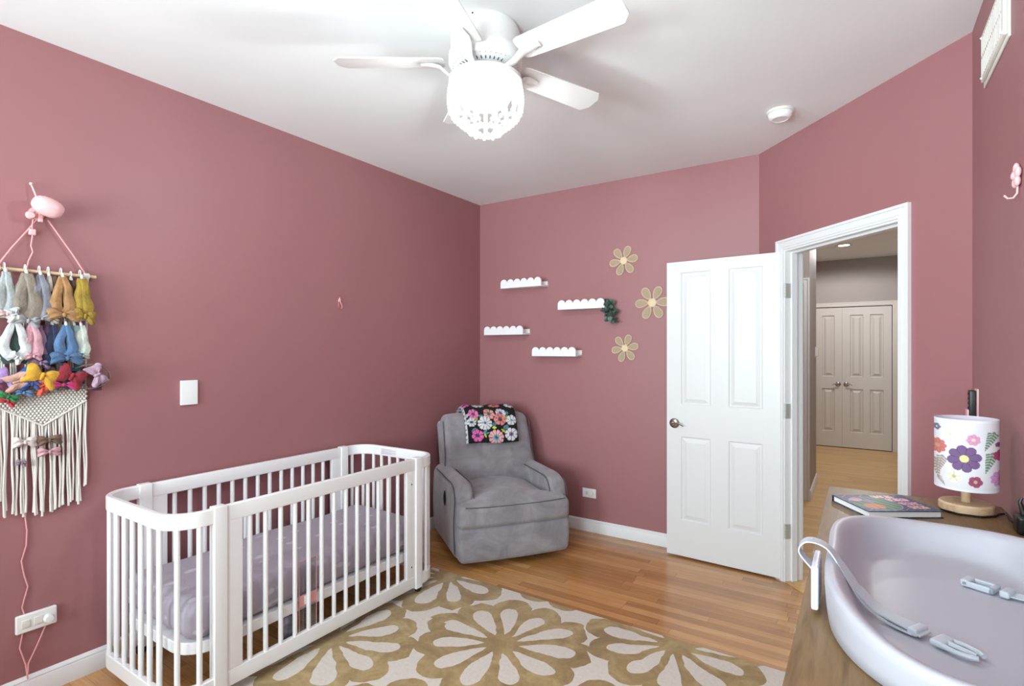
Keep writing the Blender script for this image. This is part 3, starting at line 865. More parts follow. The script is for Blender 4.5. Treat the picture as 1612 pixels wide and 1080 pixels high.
# ------------------------------------------------------------------ ceiling fan
def fan():
    X0, Y0 = -1.266, 1.740
    t = thing('ceiling_fan', 'white five blade ceiling fan with a glowing beaded lamp', 'ceiling fan', (X0, Y0, H))
    hb = MB().lathe([(.128, 0), (.131, -.004), (.131, -.018), (.139, -.022), (.139, -.095), (.143, -.102), (.146, -.108), (.148, -.118), (.148, -.142), (.139, -.158), (.118, -.166), (.085, -.168), (.0001, -.168)], seg=64).build('motor_housing', M_fanwhite, t)
    for k in range(40):
        a = 2*PI*k/40
        if k % 8 in (7,): continue
        MB().box((.099, -.0018, -.0006), (.132, .0018, .0006)).xf(Matrix.Rotation(a, 4, 'Z') @ Matrix.Translation((0, 0, -.1645)) @ Matrix.Translation((.118, 0, 0)) @ Matrix.Rotation(R(-17), 4, 'Y') @ Matrix.Translation((-.118, 0, 0))).build('vent_slot', M_slot, hb, 0)  # dark strips paint the shade of the slot openings
    for a in (98, 112):
        MB().lathe([(.0001, 0), (.004, 0)], (0, 0, 0), 10, 'x').xf(Matrix.Rotation(R(a-180-8), 4, 'Z') @ Matrix.Translation((.1318, 0, -.011))).build('screw', M_screw, hb)
    MB().lathe([(.082, -.167), (.082, -.171), (.079, -.171)], seg=40).build('bearing_ring', M_slot, t)
    MB().lathe([(.060, -.165), (.062, -.176), (.062, -.186), (.05, -.190), (.05, -.196), (.12, -.200), (.146, -.204), (.1475, -.220), (.143, -.222), (.143, -.210), (.0001, -.208)], seg=56).build('light_fitter', M_fanwhite, t)
    # blades
    for k in range(5):
        A = R(33.2+(-36+72*k)); Rt = Matrix.Rotation(A, 4, 'Z') @ Matrix.Translation((0, 0, -.134))
        tilt = Matrix.Rotation(R(-12), 4, 'X')
        L0, L1, w0, w1, ch = .165, .605, .056, .066, .03
        out = [(L0, -w0+.02), (L0+.006, -w0+.006), (L0+.022, -w0), (L1-ch, -w1), (L1, -w1+ch*1.1), (L1, w1-ch*1.1), (L1-ch, w1), (L0+.022, w0), (L0+.006, w0-.006), (L0, w0-.02)]
        b = MB().prism(out, -.003, .003, bev=.0015).xf(Rt @ tilt).build('blade', M_fanwhite, t)
        a_ = MB()
        a_.tube([(.072, 0, -.056), (.11, 0, -.058), (.150, 0, -.046), (.185, 0, -.016), (.215, 0, -.010), (.26, 0, -.009)], [.014, .014, .015, .019, .022, .014], 10, flat=(.35, 1)).xf(Rt @ tilt)
        a_.build('blade_bracket', M_fanwhite, t)
    # lit frosted bowl inside and bead strands
    MB().lathe([(.118, -.212), (.119, -.232), (.112, -.262), (.095, -.290), (.07, -.308), (.035, -.318), (.0001, -.320)], seg=40).build('lamp_glass', M_lampglow, t)
    ns = 20
    # a strand: beads hanging down the outside and curving in to the bottom ring
    prof = []
    for i in range(15):
        f = i/14; z = -.228-.180*f; r = .136+.012*math.sin(min(1, f*1.5)*PI)*.9 if f < .6 else None
        if f < .62: r = .1420+.0065*math.sin(f/.62*PI)
        else: g = (f-.62)/.38; r = .1420-.075*g**1.35
        prof.append((r, z))
    br = .0082
    m = MB()
    for (r, z) in prof: m.sphere((r, 0, z), br, 8, 5)
    m.tube([(r, 0, z) for r, z in prof], .0012, 4)
    st = m.build('bead_strand', M_bead, t, 80)
    for k in range(1, ns):
        c = st.copy(); col.objects.link(c); c.parent = t; c.rotation_euler = (0, 0, 2*PI*k/ns)
    for (rr, zz, nb, b_) in ((.064, -.414, 22, .0085), (.047, -.408, 16, .0085)):
        m = MB()
        for k in range(nb): a = 2*PI*k/nb; m.sphere((rr*math.cos(a), rr*math.sin(a), zz+.003*math.sin(k*3)), b_, 8, 5)
        m.build('bead_ring', M_bead, t, 80)
    m = MB(); m.tube([(0, 0, -.318), (0, 0, -.388)], .0018, 6); m.sphere((0, 0, -.394), .009, 10, 6); m.build('finial', M_fanwhite, t)
    point('fan_lamp', (X0, Y0, H-.275), 62, (.86, .97, 1.0), .05)
fan()

# ------------------------------------------------------------------ smoke detector, air vent
t = thing('smoke_detector', 'round white smoke detector on the ceiling near the doorway', 'smoke detector', (-.365, 3.21, H))
MB().lathe([(.066, 0), (.068, -.003), (.068, -.012), (.064, -.015)], seg=40).build('base_plate', M_offwhite, t)
c = MB().lathe([(.0001, -.014), (.060, -.014), (.061, -.018), (.057, -.034), (.048, -.044), (.040, -.046), (.038, -.044), (.0001, -.044)], seg=40).build('cover', M_white, t)
MB().lathe([(.0001, 0), (.004, 0), (.004, -.002), (.0001, -.002)], (.034, -.04, -.031), 10).build('indicator', M_white, c)

t = thing('air_vent', 'white return air grille high on the right wall', 'vent', (XR, 2.36, 2.475), R(90))
# local x -> world y ; local -y -> world +x, so the face points to +y local = -x world
MB().rbox((-.195, 0, -.100), (.195, .006, .100), .002, 2).build('flange', M_offwhite, t)
f = MB().rbox((-.178, .006, -.084), (.178, .016, .084), .003, 2).build('face_plate', M_offwhite, t)
m = MB()
for i in range(15):
    for k in range(2): m.box((-.150+.022*i, .0155, -.068+.072*k), (-.144+.022*i, .0172, -.006+.072*k))
m.build('slat', M_offwhite, f, 0)
for sx in (-1, 1):
    for sz in (-1, 1): MB().sphere((sx*.165, .017, sz*.072), .004, 8, 5).build('screw', M_white, f)

# ------------------------------------------------------------------ small wall hardware
def wallthing(name, label, cat, x, y, z, rz, group=None): return thing(name, label, cat, (x, y, z), rz, group)
# rz 0: wall behind at +y (back wall), front faces -y ; left wall: front faces +x -> rz=90 ; right wall: front faces -x -> rz=-90
t = wallthing('cover_plate', 'blank white cover plate on the rose wall above the crib', 'wall plate', XL, 1.365, 1.211, R(90))
MB().rbox((-.041, -.012, -.062), (.041, 0, .062), .003, 3).build('plate', M_plastic, t)
# horizontal socket beside the chair
t = wallthing('wall_outlet', 'white double outlet low on the wall right of the grey recliner', 'outlet', -1.786, YB, .300, 0)
p = MB().rbox((-.058, -.006, -.036), (.058, 0, .036), .003, 2).build('plate', M_plastic, t)
for sx in (-1, 1): MB().lathe([(.0001, 0), (.0165, 0), (.017, .002), (.017, .004)], (0, 0, 0), 24, 'y', sx=1, sy=.9).xf(Matrix.Translation((sx*.019-.0, -.0065-.0+.0, 0)) @ Matrix.Scale(-1, 4, (0, 1, 0))).build('socket', M_offwhite, p)
sl = MB()
for sx in (-1, ):
    for dz in (-.006, .006): sl.box((sx*.019-.004, -.0112, dz-.0012), (sx*.019+.004, -.0100, dz+.0012))
sl.build('socket_slot', M_screw, p, 0)
MB().rbox((.003, -.022, -.015), (.035, -.009, .015), .004, 3).build('safety_plug', M_plastic, t)

# hook on the left wall
def hookarc(m, r=.012, z=-.02, y0=-.006, w=.0022):
    pts = []
    for i in range(13):
        a = R(100+210*i/12); pts.append((0, y0-r-.002+math.cos(a)*r*1.1*-1, z+math.sin(a)*r*-1*-1-.004))
    return pts
t = wallthing('wall_hook', 'tiny clear hook with a pink tip on the left wall', 'hook', XL, 2.30, 1.745, R(90))
MB().rbox((-.010, -.003, -.045), (.010, 0, .012), .0012, 2).build('clear_strip', plain('clear adhesive', (178, 112, 112), .3), t)
m = MB(); m.prism([(-.011, -.002), (-.008, .010), (0, .024), (.005, .010), (.008, -.004)], -.008, -.003, 'xz')
m.build('pink_tip', M_pinkplast, t)
MB().tube([(.002, -.006, 0), (.006, -.014, -.018), (.007, -.020, -.034), (.003, -.022, -.046), (-.004, -.020, -.048)], [.0035, .003, .003, .003, .002], 8).build('hook_arm', plain('clear rosy plastic', (206, 150, 150), .15), t)

t = wallthing('flower_hook', 'pink flower shaped wall hook near the right edge', 'hook', XR, 2.06, 1.925, R(-90))
m = MB()
for k in range(5):
    a = 2*PI*k/5+.3; m.sphere((math.cos(a)*.021, -.008, math.sin(a)*.021), .0155, 12, 8, (1, .5, 1))
m.build('petals', M_pinkplast, t)
MB().sphere((0, -.014, 0), .011, 12, 8, (1, .6, 1)).build('flower_center', M_pink, t)
MB().tube([(0, -.005, -.03), (0, -.006, -.05), (0, -.014, -.062), (0, -.026, -.062), (0, -.034, -.052)], .0028, 8).build('hook_arm', plain('clear pink plastic', (232, 190, 188), .1), t)

t = wallthing('remote_control', 'black remote in a pink wall holder behind the flower lamp', 'remote', XR, 2.735, 1.215, R(-90))
MB().rbox((-.026, -.004, -.085), (.045, 0, .062), .0018, 2).build('back_plate', M_pinkplast, t)
MB().rbox((-.022, -.032, -.09), (.024, -.026, -.02), .0018, 2).build('holder_front', M_pinkplast, t)
r_ = MB().rbox((-.020, -.025, -.085), (.022, -.005, .055), .004, 2).build('remote_body', M_black, t)
for k in range(5): MB().sphere((0, -.0255, .040-.018*k), .005, 8, 5, (1, .4, 1)).build('button', M_dark, r_)

# ------------------------------------------------------------------ scalloped shelves
def shelf(x, z, lab, first=None):
    if first:
        t = dup(first); t.location = (x, YB, z); t['label'] = lab; return t
    t = thing('wall_shelf', lab, 'shelf', (x, YB, z), 0, 'scalloped shelves on the back wall')
    w = .395; d = .118; th = .012
    MB().rbox((0, -d+th, 0), (w, -th, th), .001, 1).build('shelf_board', M_white, t)
    MB().rbox((0, -th, 0), (w, 0, .048), .001, 1).build('back_board', M_white, t)
    pts = [(0, 0), (w, 0)]
    n = 6; r = w/n/2; zc = .042
    pts.append((w, zc))
    for i in range(n):
        cxx = w-r-2*r*i
        for k in range(9):
            a = R(8+164*k/8); pts.append((cxx+math.cos(a)*r, zc+math.sin(a)*r*.95))
    pts.append((0, zc))
    q = []
    for p in pts:
        if not q or math.dist(p, q[-1]) > 1e-5: q.append(p)
    MB().prism(q, -d, -d+th, 'xz').build('scalloped_front', M_white, t, 30)
    return t
# front faces stand .118 in front of the wall; x positions are the shelves' left ends
s1 = shelf(-2.553, 1.944, 'white scalloped shelf highest up on the back wall')
shelf(-2.005, 1.743, 'white scalloped shelf with a green sprig at its end', s1)
shelf(-2.726, 1.553, 'white scalloped shelf closest to the room corner', s1)
shelf(-2.243, 1.375, 'white scalloped shelf lowest down, above the recliner', s1)

# eucalyptus sprig
t = thing('eucalyptus_sprig', 'dark green leafy sprig hanging off the end of a white shelf', 'plant', (-1.60, YB-.075, 1.74))
lm = plain('dusty green leaf', (78, 104, 94), .6, var=.25, vscale=40)
m = MB(); m.tube([(-.06, 0, .04), (0, -.01, .02), (.03, -.005, -.03), (.055, 0, -.11)], .003, 6); m.build('stem', plain('green stem', (70, 74, 56), .6), t)
rs = random.Random(5)
for k in range(60):
    f = rs.random(); px = -.015+.06*f+rs.uniform(-.042, .042); pz = .055-.155*f+rs.uniform(-.025, .025); py = rs.uniform(-.04, .03)
    r = .027*(1-.3*f)*rs.uniform(.8, 1.15)
    M = Matrix.Translation((px, py, pz)) @ Matrix.Rotation(rs.uniform(0, 6), 4, 'Z') @ Matrix.Rotation(rs.uniform(.5, 2.2), 4, 'X')
    m = MB(); n = 10
    vs = [(0, 0, .003)]+[(math.cos(2*PI*i/n)*r, math.sin(2*PI*i/n)*r*.8, 0) for i in range(n)]+[(0, 0, .0015)]
    vs += []
    fs = [(0, 1+i, 1+(i+1) % n) for i in range(n)]+[(n+1, 1+(i+1) % n, 1+i) for i in range(n)]
    m.add(vs, fs).xf(M).build('leaf', lm, t, 60)

# ------------------------------------------------------------------ rattan flowers
def rattanmat():
    m, nt, b = newmat('woven cane'); X.nt = nt
    v, x, y, z = coords(nt)
    sx = ((x*2*PI/.0125)).f('SINE'); sz = ((z*2*PI/.0125)).f('SINE')
    k = ((sx*sz)).gt(.12)
    c = mixc(nt, k.k, (196, 178, 146), (116, 92, 78))
    nt.links.new(c, b.inputs['Base Color']); b.inputs['Roughness'].default_value = .7
    return m
M_cane = rattanmat(); M_rim = plain('pale rattan rim', (224, 202, 166), .6)
def cane_flower(x, z, Rr, rot, lab):
    t = thing('flower_wall_decoration', lab, 'wall decoration', (x, YB, z), 0, 'woven cane flowers')
    for k in range(6):
        a = rot+2*PI*k/6; L = Rr*.74; w = Rr*.225
        P = []
        for i in range(22):
            u = 2*PI*i/22; r_ = math.cos(u); q = math.sin(u)
            lx = Rr*.26+L/2+r_*L/2; ly = q*w*(1+.28*r_)
            P.append((lx*math.cos(a)-ly*math.sin(a), lx*math.sin(a)+ly*math.cos(a)))
        p = MB().prism(P, -.009, -.005, 'xz').build('petal', M_cane, t)
        MB().tube([(q[0], -.008, q[1]) for q in P], .0028, 6, closed=True).build('petal_rim', M_rim, p)
    MB().lathe([(.0001, .014), (Rr*.22, .014), (Rr*.255, .011), (Rr*.255, .0)], (0, 0, 0), 28, 'y').build('flower_center', M_rim, t)
cane_flower(-1.500, 2.100, .112, R(8), 'woven cane flower highest on the back wall beside the door')
cane_flower(-1.280, 1.772, .126, R(2), 'largest woven cane flower, partly behind the open door')
cane_flower(-1.490, 1.438, .105, R(10), 'woven cane flower lowest on the back wall')

# ------------------------------------------------------------------ dresser and what stands on it
DZ = .95
def dresser():
    x0, x1, y0, y1 = -.094, .360, .50, 2.177
    t = thing('dresser', 'long walnut dresser along the right wall under the changing tray', 'dresser', ((x0+x1)/2, (y0+y1)/2, 0))
    cx, cy = (x0+x1)/2, (y0+y1)/2
    MB().rbox((x0-cx, y0-cy, DZ-.028), (x1-cx, y1-cy, DZ), .002, 2).build('top', M_walnut, t)
    MB().rbox((x0+.012-cx, y0+.006-cy, .16), (x1-cx, y1-.006-cy, DZ-.028), .002, 1).build('body', M_walnut, t)
    n = 3; w = (y1-y0-.04)/n
    for i in range(n):
        for k in range(3):
            za = .18+.25*k
            d = MB().rbox((x0-.002-cx, y0+.02+w*i+.004-cy, za), (x0+.0115-cx, y0+.02+w*(i+1)-.004-cy, za+.24), .002, 1).build('drawer', M_walnut, t)
            MB().lathe([(.006, 0), (.006, .012), (.015, .018), (.014, .026), (.0001, .028)], (0, 0, 0), 20, 'y').xf(Matrix.Translation((x0-.002-cx, y0+.02+w*(i+.5)-cy, za+.12)) @ Matrix.Rotation(R(-90), 4, 'Z') ).build('knob', M_nickel, d)
    for px in (x0+.05, x1-.05):
        for py in (y0+.06, y1-.06):
            MB().lathe([(.014, 0), (.022, .16)], (px-cx, py-cy, 0), 16).build('leg', M_walnut, t)
dresser()

# changing tray: a foam basin with raised sides
def tray():
    cx, cy = .147, 1.235
    t = thing('changing_tray', 'pale grey foam baby changing tray on the walnut dresser', 'changing tray', (cx, cy, DZ))
    A, B = .216, .372
    nu = 96
    def se(a, ax, by, e):
        c, s = math.cos(a), math.sin(a)
        return (math.copysign(abs(c)**(2/e), c)*ax, math.copysign(abs(s)**(2/e), s)*by)
    def rimz(a):
        c, s = math.cos(a), math.sin(a)
        # high along the sides and the far end, dipping at the near left
        return .058+.040*abs(c)**2.0*1.0+.014*max(0, s)**2
    rings = []
    # (scale x, scale y, height fraction, exponent) : from bottom outside up over the rim and down into the basin
    prof = [(.93, .93, 0.0, 2.5), (.96, .955, .05, 2.5), (.975, .972, .35, 2.5), (.985, .985, .70, 2.5), (.985, .990, .90, 2.5), (.972, .982, .98, 2.5), (.935, .962, 1.0, 2.5), (.89, .935, .95, 2.5), (.85, .91, .82, 2.5), (.80, .875, .55, 2.5), (.745, .84, .28, 2.5), (.68, .79, .12, 2.5), (.60, .75, .045, 2.5), (.40, .55, .02, 2.4), (.2, .3, .015, 2.3), (.0005, .0005, .014, 2)]
    vs = []; fs = []
    for (kx, ky, hz, e) in prof:
        for i in range(nu):
            a = 2*PI*i/nu; x, y = se(a, A*kx, B*ky, e)
            waist = 1-.055*math.exp(-(y/.14)**2)
            z = hz*rimz(a)
            if hz > .0 and kx < .93: z = .014+(z-.014)*1 if z > .014 else .014
            vs.append((x*waist, y, max(z, .0)))
    n = len(prof)
    for r in range(n-1):
        for i in range(nu): fs.append((r*nu+i, r*nu+(i+1) % nu, (r+1)*nu+(i+1) % nu, (r+1)*nu+i))
    fs.append(tuple(range(nu))[::-1])
    MB().add(vs, fs).build('basin', M_tray, t, 80)
    # outside strap anchor on the left flank
    MB().rbox((-.2225, -.135, .010), (-.2105, -.035, .088), .004, 3, (1, 4, 4)).build('strap_anchor', plain('anchor white foam', (222, 220, 236), .3), t)
    def ribbon(path, w, th, name, mat, side=(0, 1, 0)):
        # flat band following path, width along 'side' blended per point
        P = [Vector(p[0]) for p in path]; D = [Vector(p[1]).normalized() for p in path]
        # refine with catmull-rom
        Q = []; E = []
        for i in range(len(P)-1):
            p0 = P[max(0, i-1)]; p1 = P[i]; p2 = P[i+1]; p3 = P[min(len(P)-1, i+2)]
            for k in range(6):
                f = k/6; Q.append(.5*((2*p1)+(-p0+p2)*f+(2*p0-5*p1+4*p2-p3)*f*f+(-p0+3*p1-3*p2+p3)*f**3)); E.append((D[i]*(1-f)+D[i+1]*f).normalized())
        Q.append(P[-1]); E.append(D[-1])
        vs = []; fs = []
        for i, q in enumerate(Q):
            a = Q[max(0, i-1)]; b = Q[min(len(Q)-1, i+1)]; tn = (b-a).normalized(); n_ = tn.cross(E[i]).normalized()
            for (u, v) in ((-1, -1), (1, -1), (1, 1), (-1, 1)): vs.append(q+E[i]*(w/2*u)+n_*(th/2*v))
        for i in range(len(Q)-1):
            for k in range(4): fs.append((i*4+k, i*4+(k+1) % 4, (i+1)*4+(k+1) % 4, (i+1)*4+k))
        fs.append((0, 1, 2, 3)); fs.append(tuple((len(Q)-1)*4+k for k in range(4)))
        return MB().add(vs, fs).build(name, mat, t, 50)
    # strap over the left side: anchor -> loop outside -> over the rim -> down into the basin
    yv = (0, 1, 0)
    s = ribbon([((-.222, -.085, .070), yv), ((-.245, -.082, .098), yv), ((-.232, -.080, .118), yv), ((-.200, -.082, .113), yv), ((-.172, -.092, .080), (.2, 1, 0)), ((-.140, -.108, .038), (.35, 1, 0)), ((-.105, -.130, .022), (.5, 1, 0)), ((-.070, -.152, .020), (.6, 1, 0))], .030, .0025, 'strap', M_strap)
    s2 = ribbon([((-.150, -.098, .052), (.2, 1, 0)), ((-.125, -.112, .032), (.35, 1, 0)), ((-.10, -.130, .0275), (.5, 1, 0)), ((-.078, -.145, .026), (.6, 1, 0)), ((-.060, -.156, .022), (.6, 1, 0))], .030, .0025, 'strap', M_strap)
    d = Vector((.035, -.022, 0)).normalized(); angd = math.atan2(d.y, d.x)
    def buckle(x, y, z, ang, male):
        M = Matrix.Translation((x, y, z)) @ Matrix.Rotation(ang, 4, 'Z') @ Matrix.Scale(1.25, 4)
        b = MB()
        b.rbox((-.034, -.014, .0), (-.022, .014, .010), .003, 2)
        if male:
            b.rbox((-.008, -.015, 0), (.008, .015, .008), .003, 2)
            b.tube([(.006, -.012, .004), (.020, -.014, .004), (.034, -.010, .004), (.040, -.006, .004)], [.0035, .003, .0035, .003], 8)
            b.tube([(.006, .012, .004), (.020, .014, .004), (.034, .010, .004), (.040, .006, .004)], [.0035, .003, .0035, .003], 8)
            b.tube([(.006, 0, .004), (.036, 0, .004)], [.004, .003], 8)
        else:
            b.rbox((-.016, -.014, 0), (-.009, .014, .009), .002, 2); b.rbox((-.016, -.014, 0), (.024, -.009, .009), .002, 2); b.rbox((-.016, .009, 0), (.024, .014, .009), .002, 2); b.rbox((.014, -.014, 0), (.026, .014, .010), .003, 2)
        b.xf(M).build('buckle', M_buckle, t)
    buckle(-.040, -.168, .018, angd, True)
    # strap from the wall side
    ribbon([((.208, .085, .075), yv), ((.212, .084, .108), yv), ((.190, .082, .104), yv), ((.165, .084, .065), yv), ((.135, .092, .030), (-.3, 1, 0)), ((.10, .105, .0215), (-.4, 1, 0)), ((.075, .116, .020), (-.4, 1, 0))], .030, .0025, 'strap', M_strap)
    buckle(.052, .126, .0165, math.atan2(.045, -.09), False)
tray()

# picture book
def book():
    t = thing('picture_book', 'dark blue hardcover picture book with pink title lying by the tray', 'book', (.061, 1.951, DZ), R(33))
    # local frame: x to the right, y away; spine on the far side
    w, d, h = .214, .172, .018
    rs = random.Random(11)
    def coverc(u, v):   # u 0..1 left-right, v 0..1 near-far
        base = (62, 56, 108)
        # frame vines
        if min(u, 1-u, v, 1-v) < .05: return (44, 58, 92) if (int(u*26)+int(v*18)) % 3 else (66, 118, 92)
        # leafy round scene on the left
        dx, dy = (u-.34)/.30, (v-.46)/.40
        rr = dx*dx+dy*dy
        if rr < 1.08:
            if rr > .98: return (112, 150, 160)
            if ((u-.25)/.13)**2+((v-.30)/.15)**2 < 1: return (204, 116, 62) if (int(u*60) % 5) else (170, 84, 48)
            if ((u-.18)/.10)**2+((v-.72)/.12)**2 < 1: return (196, 150, 190) if v < .74 else (206, 116, 150)
            if ((u-.32)/.07)**2+((v-.60)/.10)**2 < 1: return (128, 112, 160)
            g = math.sin(u*52+v*16); return (56, 96, 78) if g > -.2 else (84, 132, 96)
        # title lettering in four rows
        for r, (vv, a, b, cc) in enumerate(((.86, .50, .80, (238, 206, 170)), (.67, .62, .92, (244, 190, 196)), (.44, .68, .94, (240, 168, 184)), (.22, .68, .92, (236, 190, 160)))):
            if a < u < b and abs(v-vv) < .082:
                lu = (u-a)/(b-a)*6; fr = lu-math.floor(lu); q = (v-vv)/.082; ch = int(lu)+r*2
                if .08 < fr < .92:
                    strokes = [fr < .34, fr > .66 and ch % 2 == 0, abs(q) > .6 and ch % 3 != 1, abs(q) < .25 and ch % 3 != 0, .38 < fr < .62 and ch % 3 == 1]
                    if any(strokes): return cc
        if (int(u*97) * 7 + int(v*61) * 13) % 47 == 0: return (226, 206, 150)
        return base
    nx, ny = 200, 120; vs = []; cols = []; fs = []
    for j in range(ny+1):
        for i in range(nx+1):
            u, v = i/nx, j/ny; vs.append(((u-.5)*w, (v-.5)*d, h+.0022)); cols.append(lin(coverc(u, v)))
    for j in range(ny):
        for i in range(nx): a = j*(nx+1)+i; fs.append((a, a+1, a+nx+2, a+nx+1))
    c = MB().rbox((-w/2, -d/2, h-.0003), (w/2, d/2, h+.002), .0005, 1).build('cover', plain('book blue board', (40, 56, 120), .35), t)
    MB().add(vs, fs).build('cover_print', pattern('book cover print', .5), c, 80, cols)
    MB().rbox((-w/2, -d/2, 0), (w/2, d/2, .0022), .0005, 1).build('back_cover', plain('book green blue board', (36, 62, 84), .4, var=.5, vscale=90), t)
    MB().box((-w/2, d/2-.002, .0), (w/2, d/2+.0012, h+.002)).build('spine', plain('book spine', (34, 36, 60), .4), t, 0)
    m = MB(); m.box((-w/2+.005, -d/2+.005, .0022), (w/2-.005, d/2-.002, h-.0003))
    m.build('pages', plain('page edges', (236, 234, 230), .8), t, 0)
book()

# table lamp
LX, LY = .262, 2.068
def lamp():
    t = thing('table_lamp', 'wooden table lamp with a pressed flower fabric shade', 'lamp', (LX, LY, DZ))
    MB().lathe([(.0001, 0), (.061, 0), (.065, .004), (.065, .022), (.061, .027), (.0001, .027)], seg=48).build('base', M_palewood, t)
    MB().lathe([(.0115, .027), (.0115, .10), (.007, .102), (.007, .12)], seg=24).build('pole', M_palewood, t)
    bpm = MB(); bpm.lathe([(.012, .10), (.016, .11), (.016, .15), (.0001, .155)], seg=20); bpm.build('bulb_socket', M_white, t)
    MB().sphere((0, 0, .175), .024, 16, 10).build('bulb', plain('frosted bulb', (240, 238, 232), .3), t)
    r, za, zb = .0745, .070, .276
    face = math.atan2(-LY, -LX)      # direction towards the viewer side of the room
    def fern(u, v, cx, cy, ang, L, c):
        dx, dy = u-cx, v-cy; a = dx*math.cos(ang)+dy*math.sin(ang); b = -dx*math.sin(ang)+dy*math.cos(ang)
        if a < 0 or a > L: return None
        w = .26*L*(1-a/L)**.8*(1 if a > .08*L else .3)
        if abs(b) < .008: return c
        k = (a-abs(b)*.55)/(.13*L)
        if abs(b) < w and (k-math.floor(k)) < .74: return c
        return None
    def shade_c(u, v):    # u = horizontal offset / radius as seen straight on (-1..1), v 0 top .. 1 bottom, aspect: shade height ~ 2.2 r
        V = v*2.76
        if v < .035 or v > .965: return (228, 228, 234)
        def fl(cx, cv, R0, n, c1, cc, soft=0):
            dx, dy = u-cx, V-cv*2.76; d = math.hypot(dx, dy)
            a = math.atan2(dy, dx)*n/(2*PI)+cx*5; fr = a-math.floor(a)
            R0 = R0*1.22; e = R0*(.74+.26*math.sin(fr*PI)**.5)
            if d > e: return None
            if d < R0*.27: return cc
            if fr < .06 or fr > .94: return tuple(int(q*.82) for q in c1)
            return c1
        tests = (fl(-.05, .54, .43, 8, (116, 88, 130), (226, 214, 150)), fl(.22, .27, .18, 7, (214, 150, 184), (226, 200, 170)), fl(-.88, .40, .25, 9, (200, 116, 110), (190, 150, 130)),
                 fl(.28, .85, .18, 5, (156, 76, 108), (200, 170, 140)), fl(-.36, .80, .20, 5, (240, 230, 206), (200, 180, 140)), fl(-.90, .13, .11, 5, (110, 110, 138), (210, 200, 150)),
                 fl(-.46, .21, .10, 9, (232, 228, 206), (206, 200, 150)), fl(1.02, .80, .26, 10, (208, 150, 200), (190, 120, 180)), fl(1.0, .48, .18, 6, (172, 70, 110), (150, 60, 90)), fl(.94, .33, .08, 5, (140, 80, 120), (120, 70, 100)),
                 fl(1.6, .3, .3, 8, (204, 140, 90), (226, 214, 150)), fl(2.3, .6, .35, 8, (120, 92, 140), (226, 214, 150)), fl(-1.7, .6, .3, 7, (206, 120, 130), (226, 214, 150)), fl(-2.4, .3, .25, 6, (230, 200, 110), (200, 150, 90)),
                 fern(u, V, .84, .42, 1.95, .78, (110, 140, 116)), fern(u, V, .80, 1.20, 1.85, .84, (110, 140, 116)), fern(u, V, -.70, 1.45, 1.8, .80, (164, 148, 138)), fern(u, V, -.97, 1.62, 1.4, .84, (164, 148, 138)), fern(u, V, -.85, 2.3, 1.0, .4, (164, 148, 138)))
        for q in tests:
            if q: return q
        return (222, 219, 225)
    nu, nv = 420, 130; vs = []; cols = []; fs = []
    for ring in (0, 1):
        rr = r-.0015*ring
        for j in range(nv+1):
            for i in range(nu):
                a = 2*PI*i/nu; d = (a-face+PI) % (2*PI)-PI
                v = j/nv; vs.append((math.cos(a)*rr, math.sin(a)*rr, zb-(zb-za)*v))
                u = math.sin(d) if abs(d) < PI/2 else math.copysign(1+(abs(d)-PI/2), d)
                cols.append(lin(shade_c(u, v)) if ring == 0 else lin((228, 222, 236)))
    n1 = nu*(nv+1)
    for ring in (0, 1):
        for j in range(nv):
            for i in range(nu):
                a = ring*n1+j*nu; q = (a+i, a+(i+1) % nu, a+nu+(i+1) % nu, a+nu+i); fs.append(q)
    for j in (0, nv):
        for i in range(nu): a = j*nu; fs.append((a+i, a+(i+1) % nu, n1+a+(i+1) % nu, n1+a+i))
    sh = MB().add(vs, fs).build('lamp_shade', pattern('pressed flower fabric', .85, .15, 500), t, 50, cols)
    sp = MB()
    for k in range(3):
        a = 2*PI*k/3+.4; sp.tube([(0, 0, .125), (math.cos(a)*.073, math.sin(a)*.073, .125)], .0015, 6)
    sp.build('shade_ring', M_nickel, t)
    MB().tube([(-.062, -.040, .0032), (-.025, -.070, .003), (.025, -.070, .003), (.060, -.038, .003), (.072, -.012, .004), (.084, -.008, .006)], .003, 6).build('cord', M_black, t)
lamp()

# black gadget at the right edge of the dresser
t = thing('power_adapter', 'black gadget with a cable at the right end beside the table lamp', 'adapter', (.353, 1.885, DZ), R(0))
MB().rbox((-.016, -.022, 0), (.018, .028, .050), .010, 4).build('housing', M_black, t)
MB().tube([(.005, .010, .045), (.0, .012, .065), (-.004, .012, .080), (.000, .012, .092)], [.008, .006, .0045, .003], 8).build('prong', M_black, t)
MB().tube([(-.004, .026, .02), (-.006, .06, .012), (-.005, .11, .005), (0.0, .165, .0045), (-.001, .19, .006)], .003, 8).build('cable', M_black, t)

# ------------------------------------------------------------------ pink wall lamp with its cord
t = thing('wall_lamp', 'pale pink egg shaped wall lamp with two rods and a long cord', 'wall lamp', (XL, .79, 2.01), R(90))
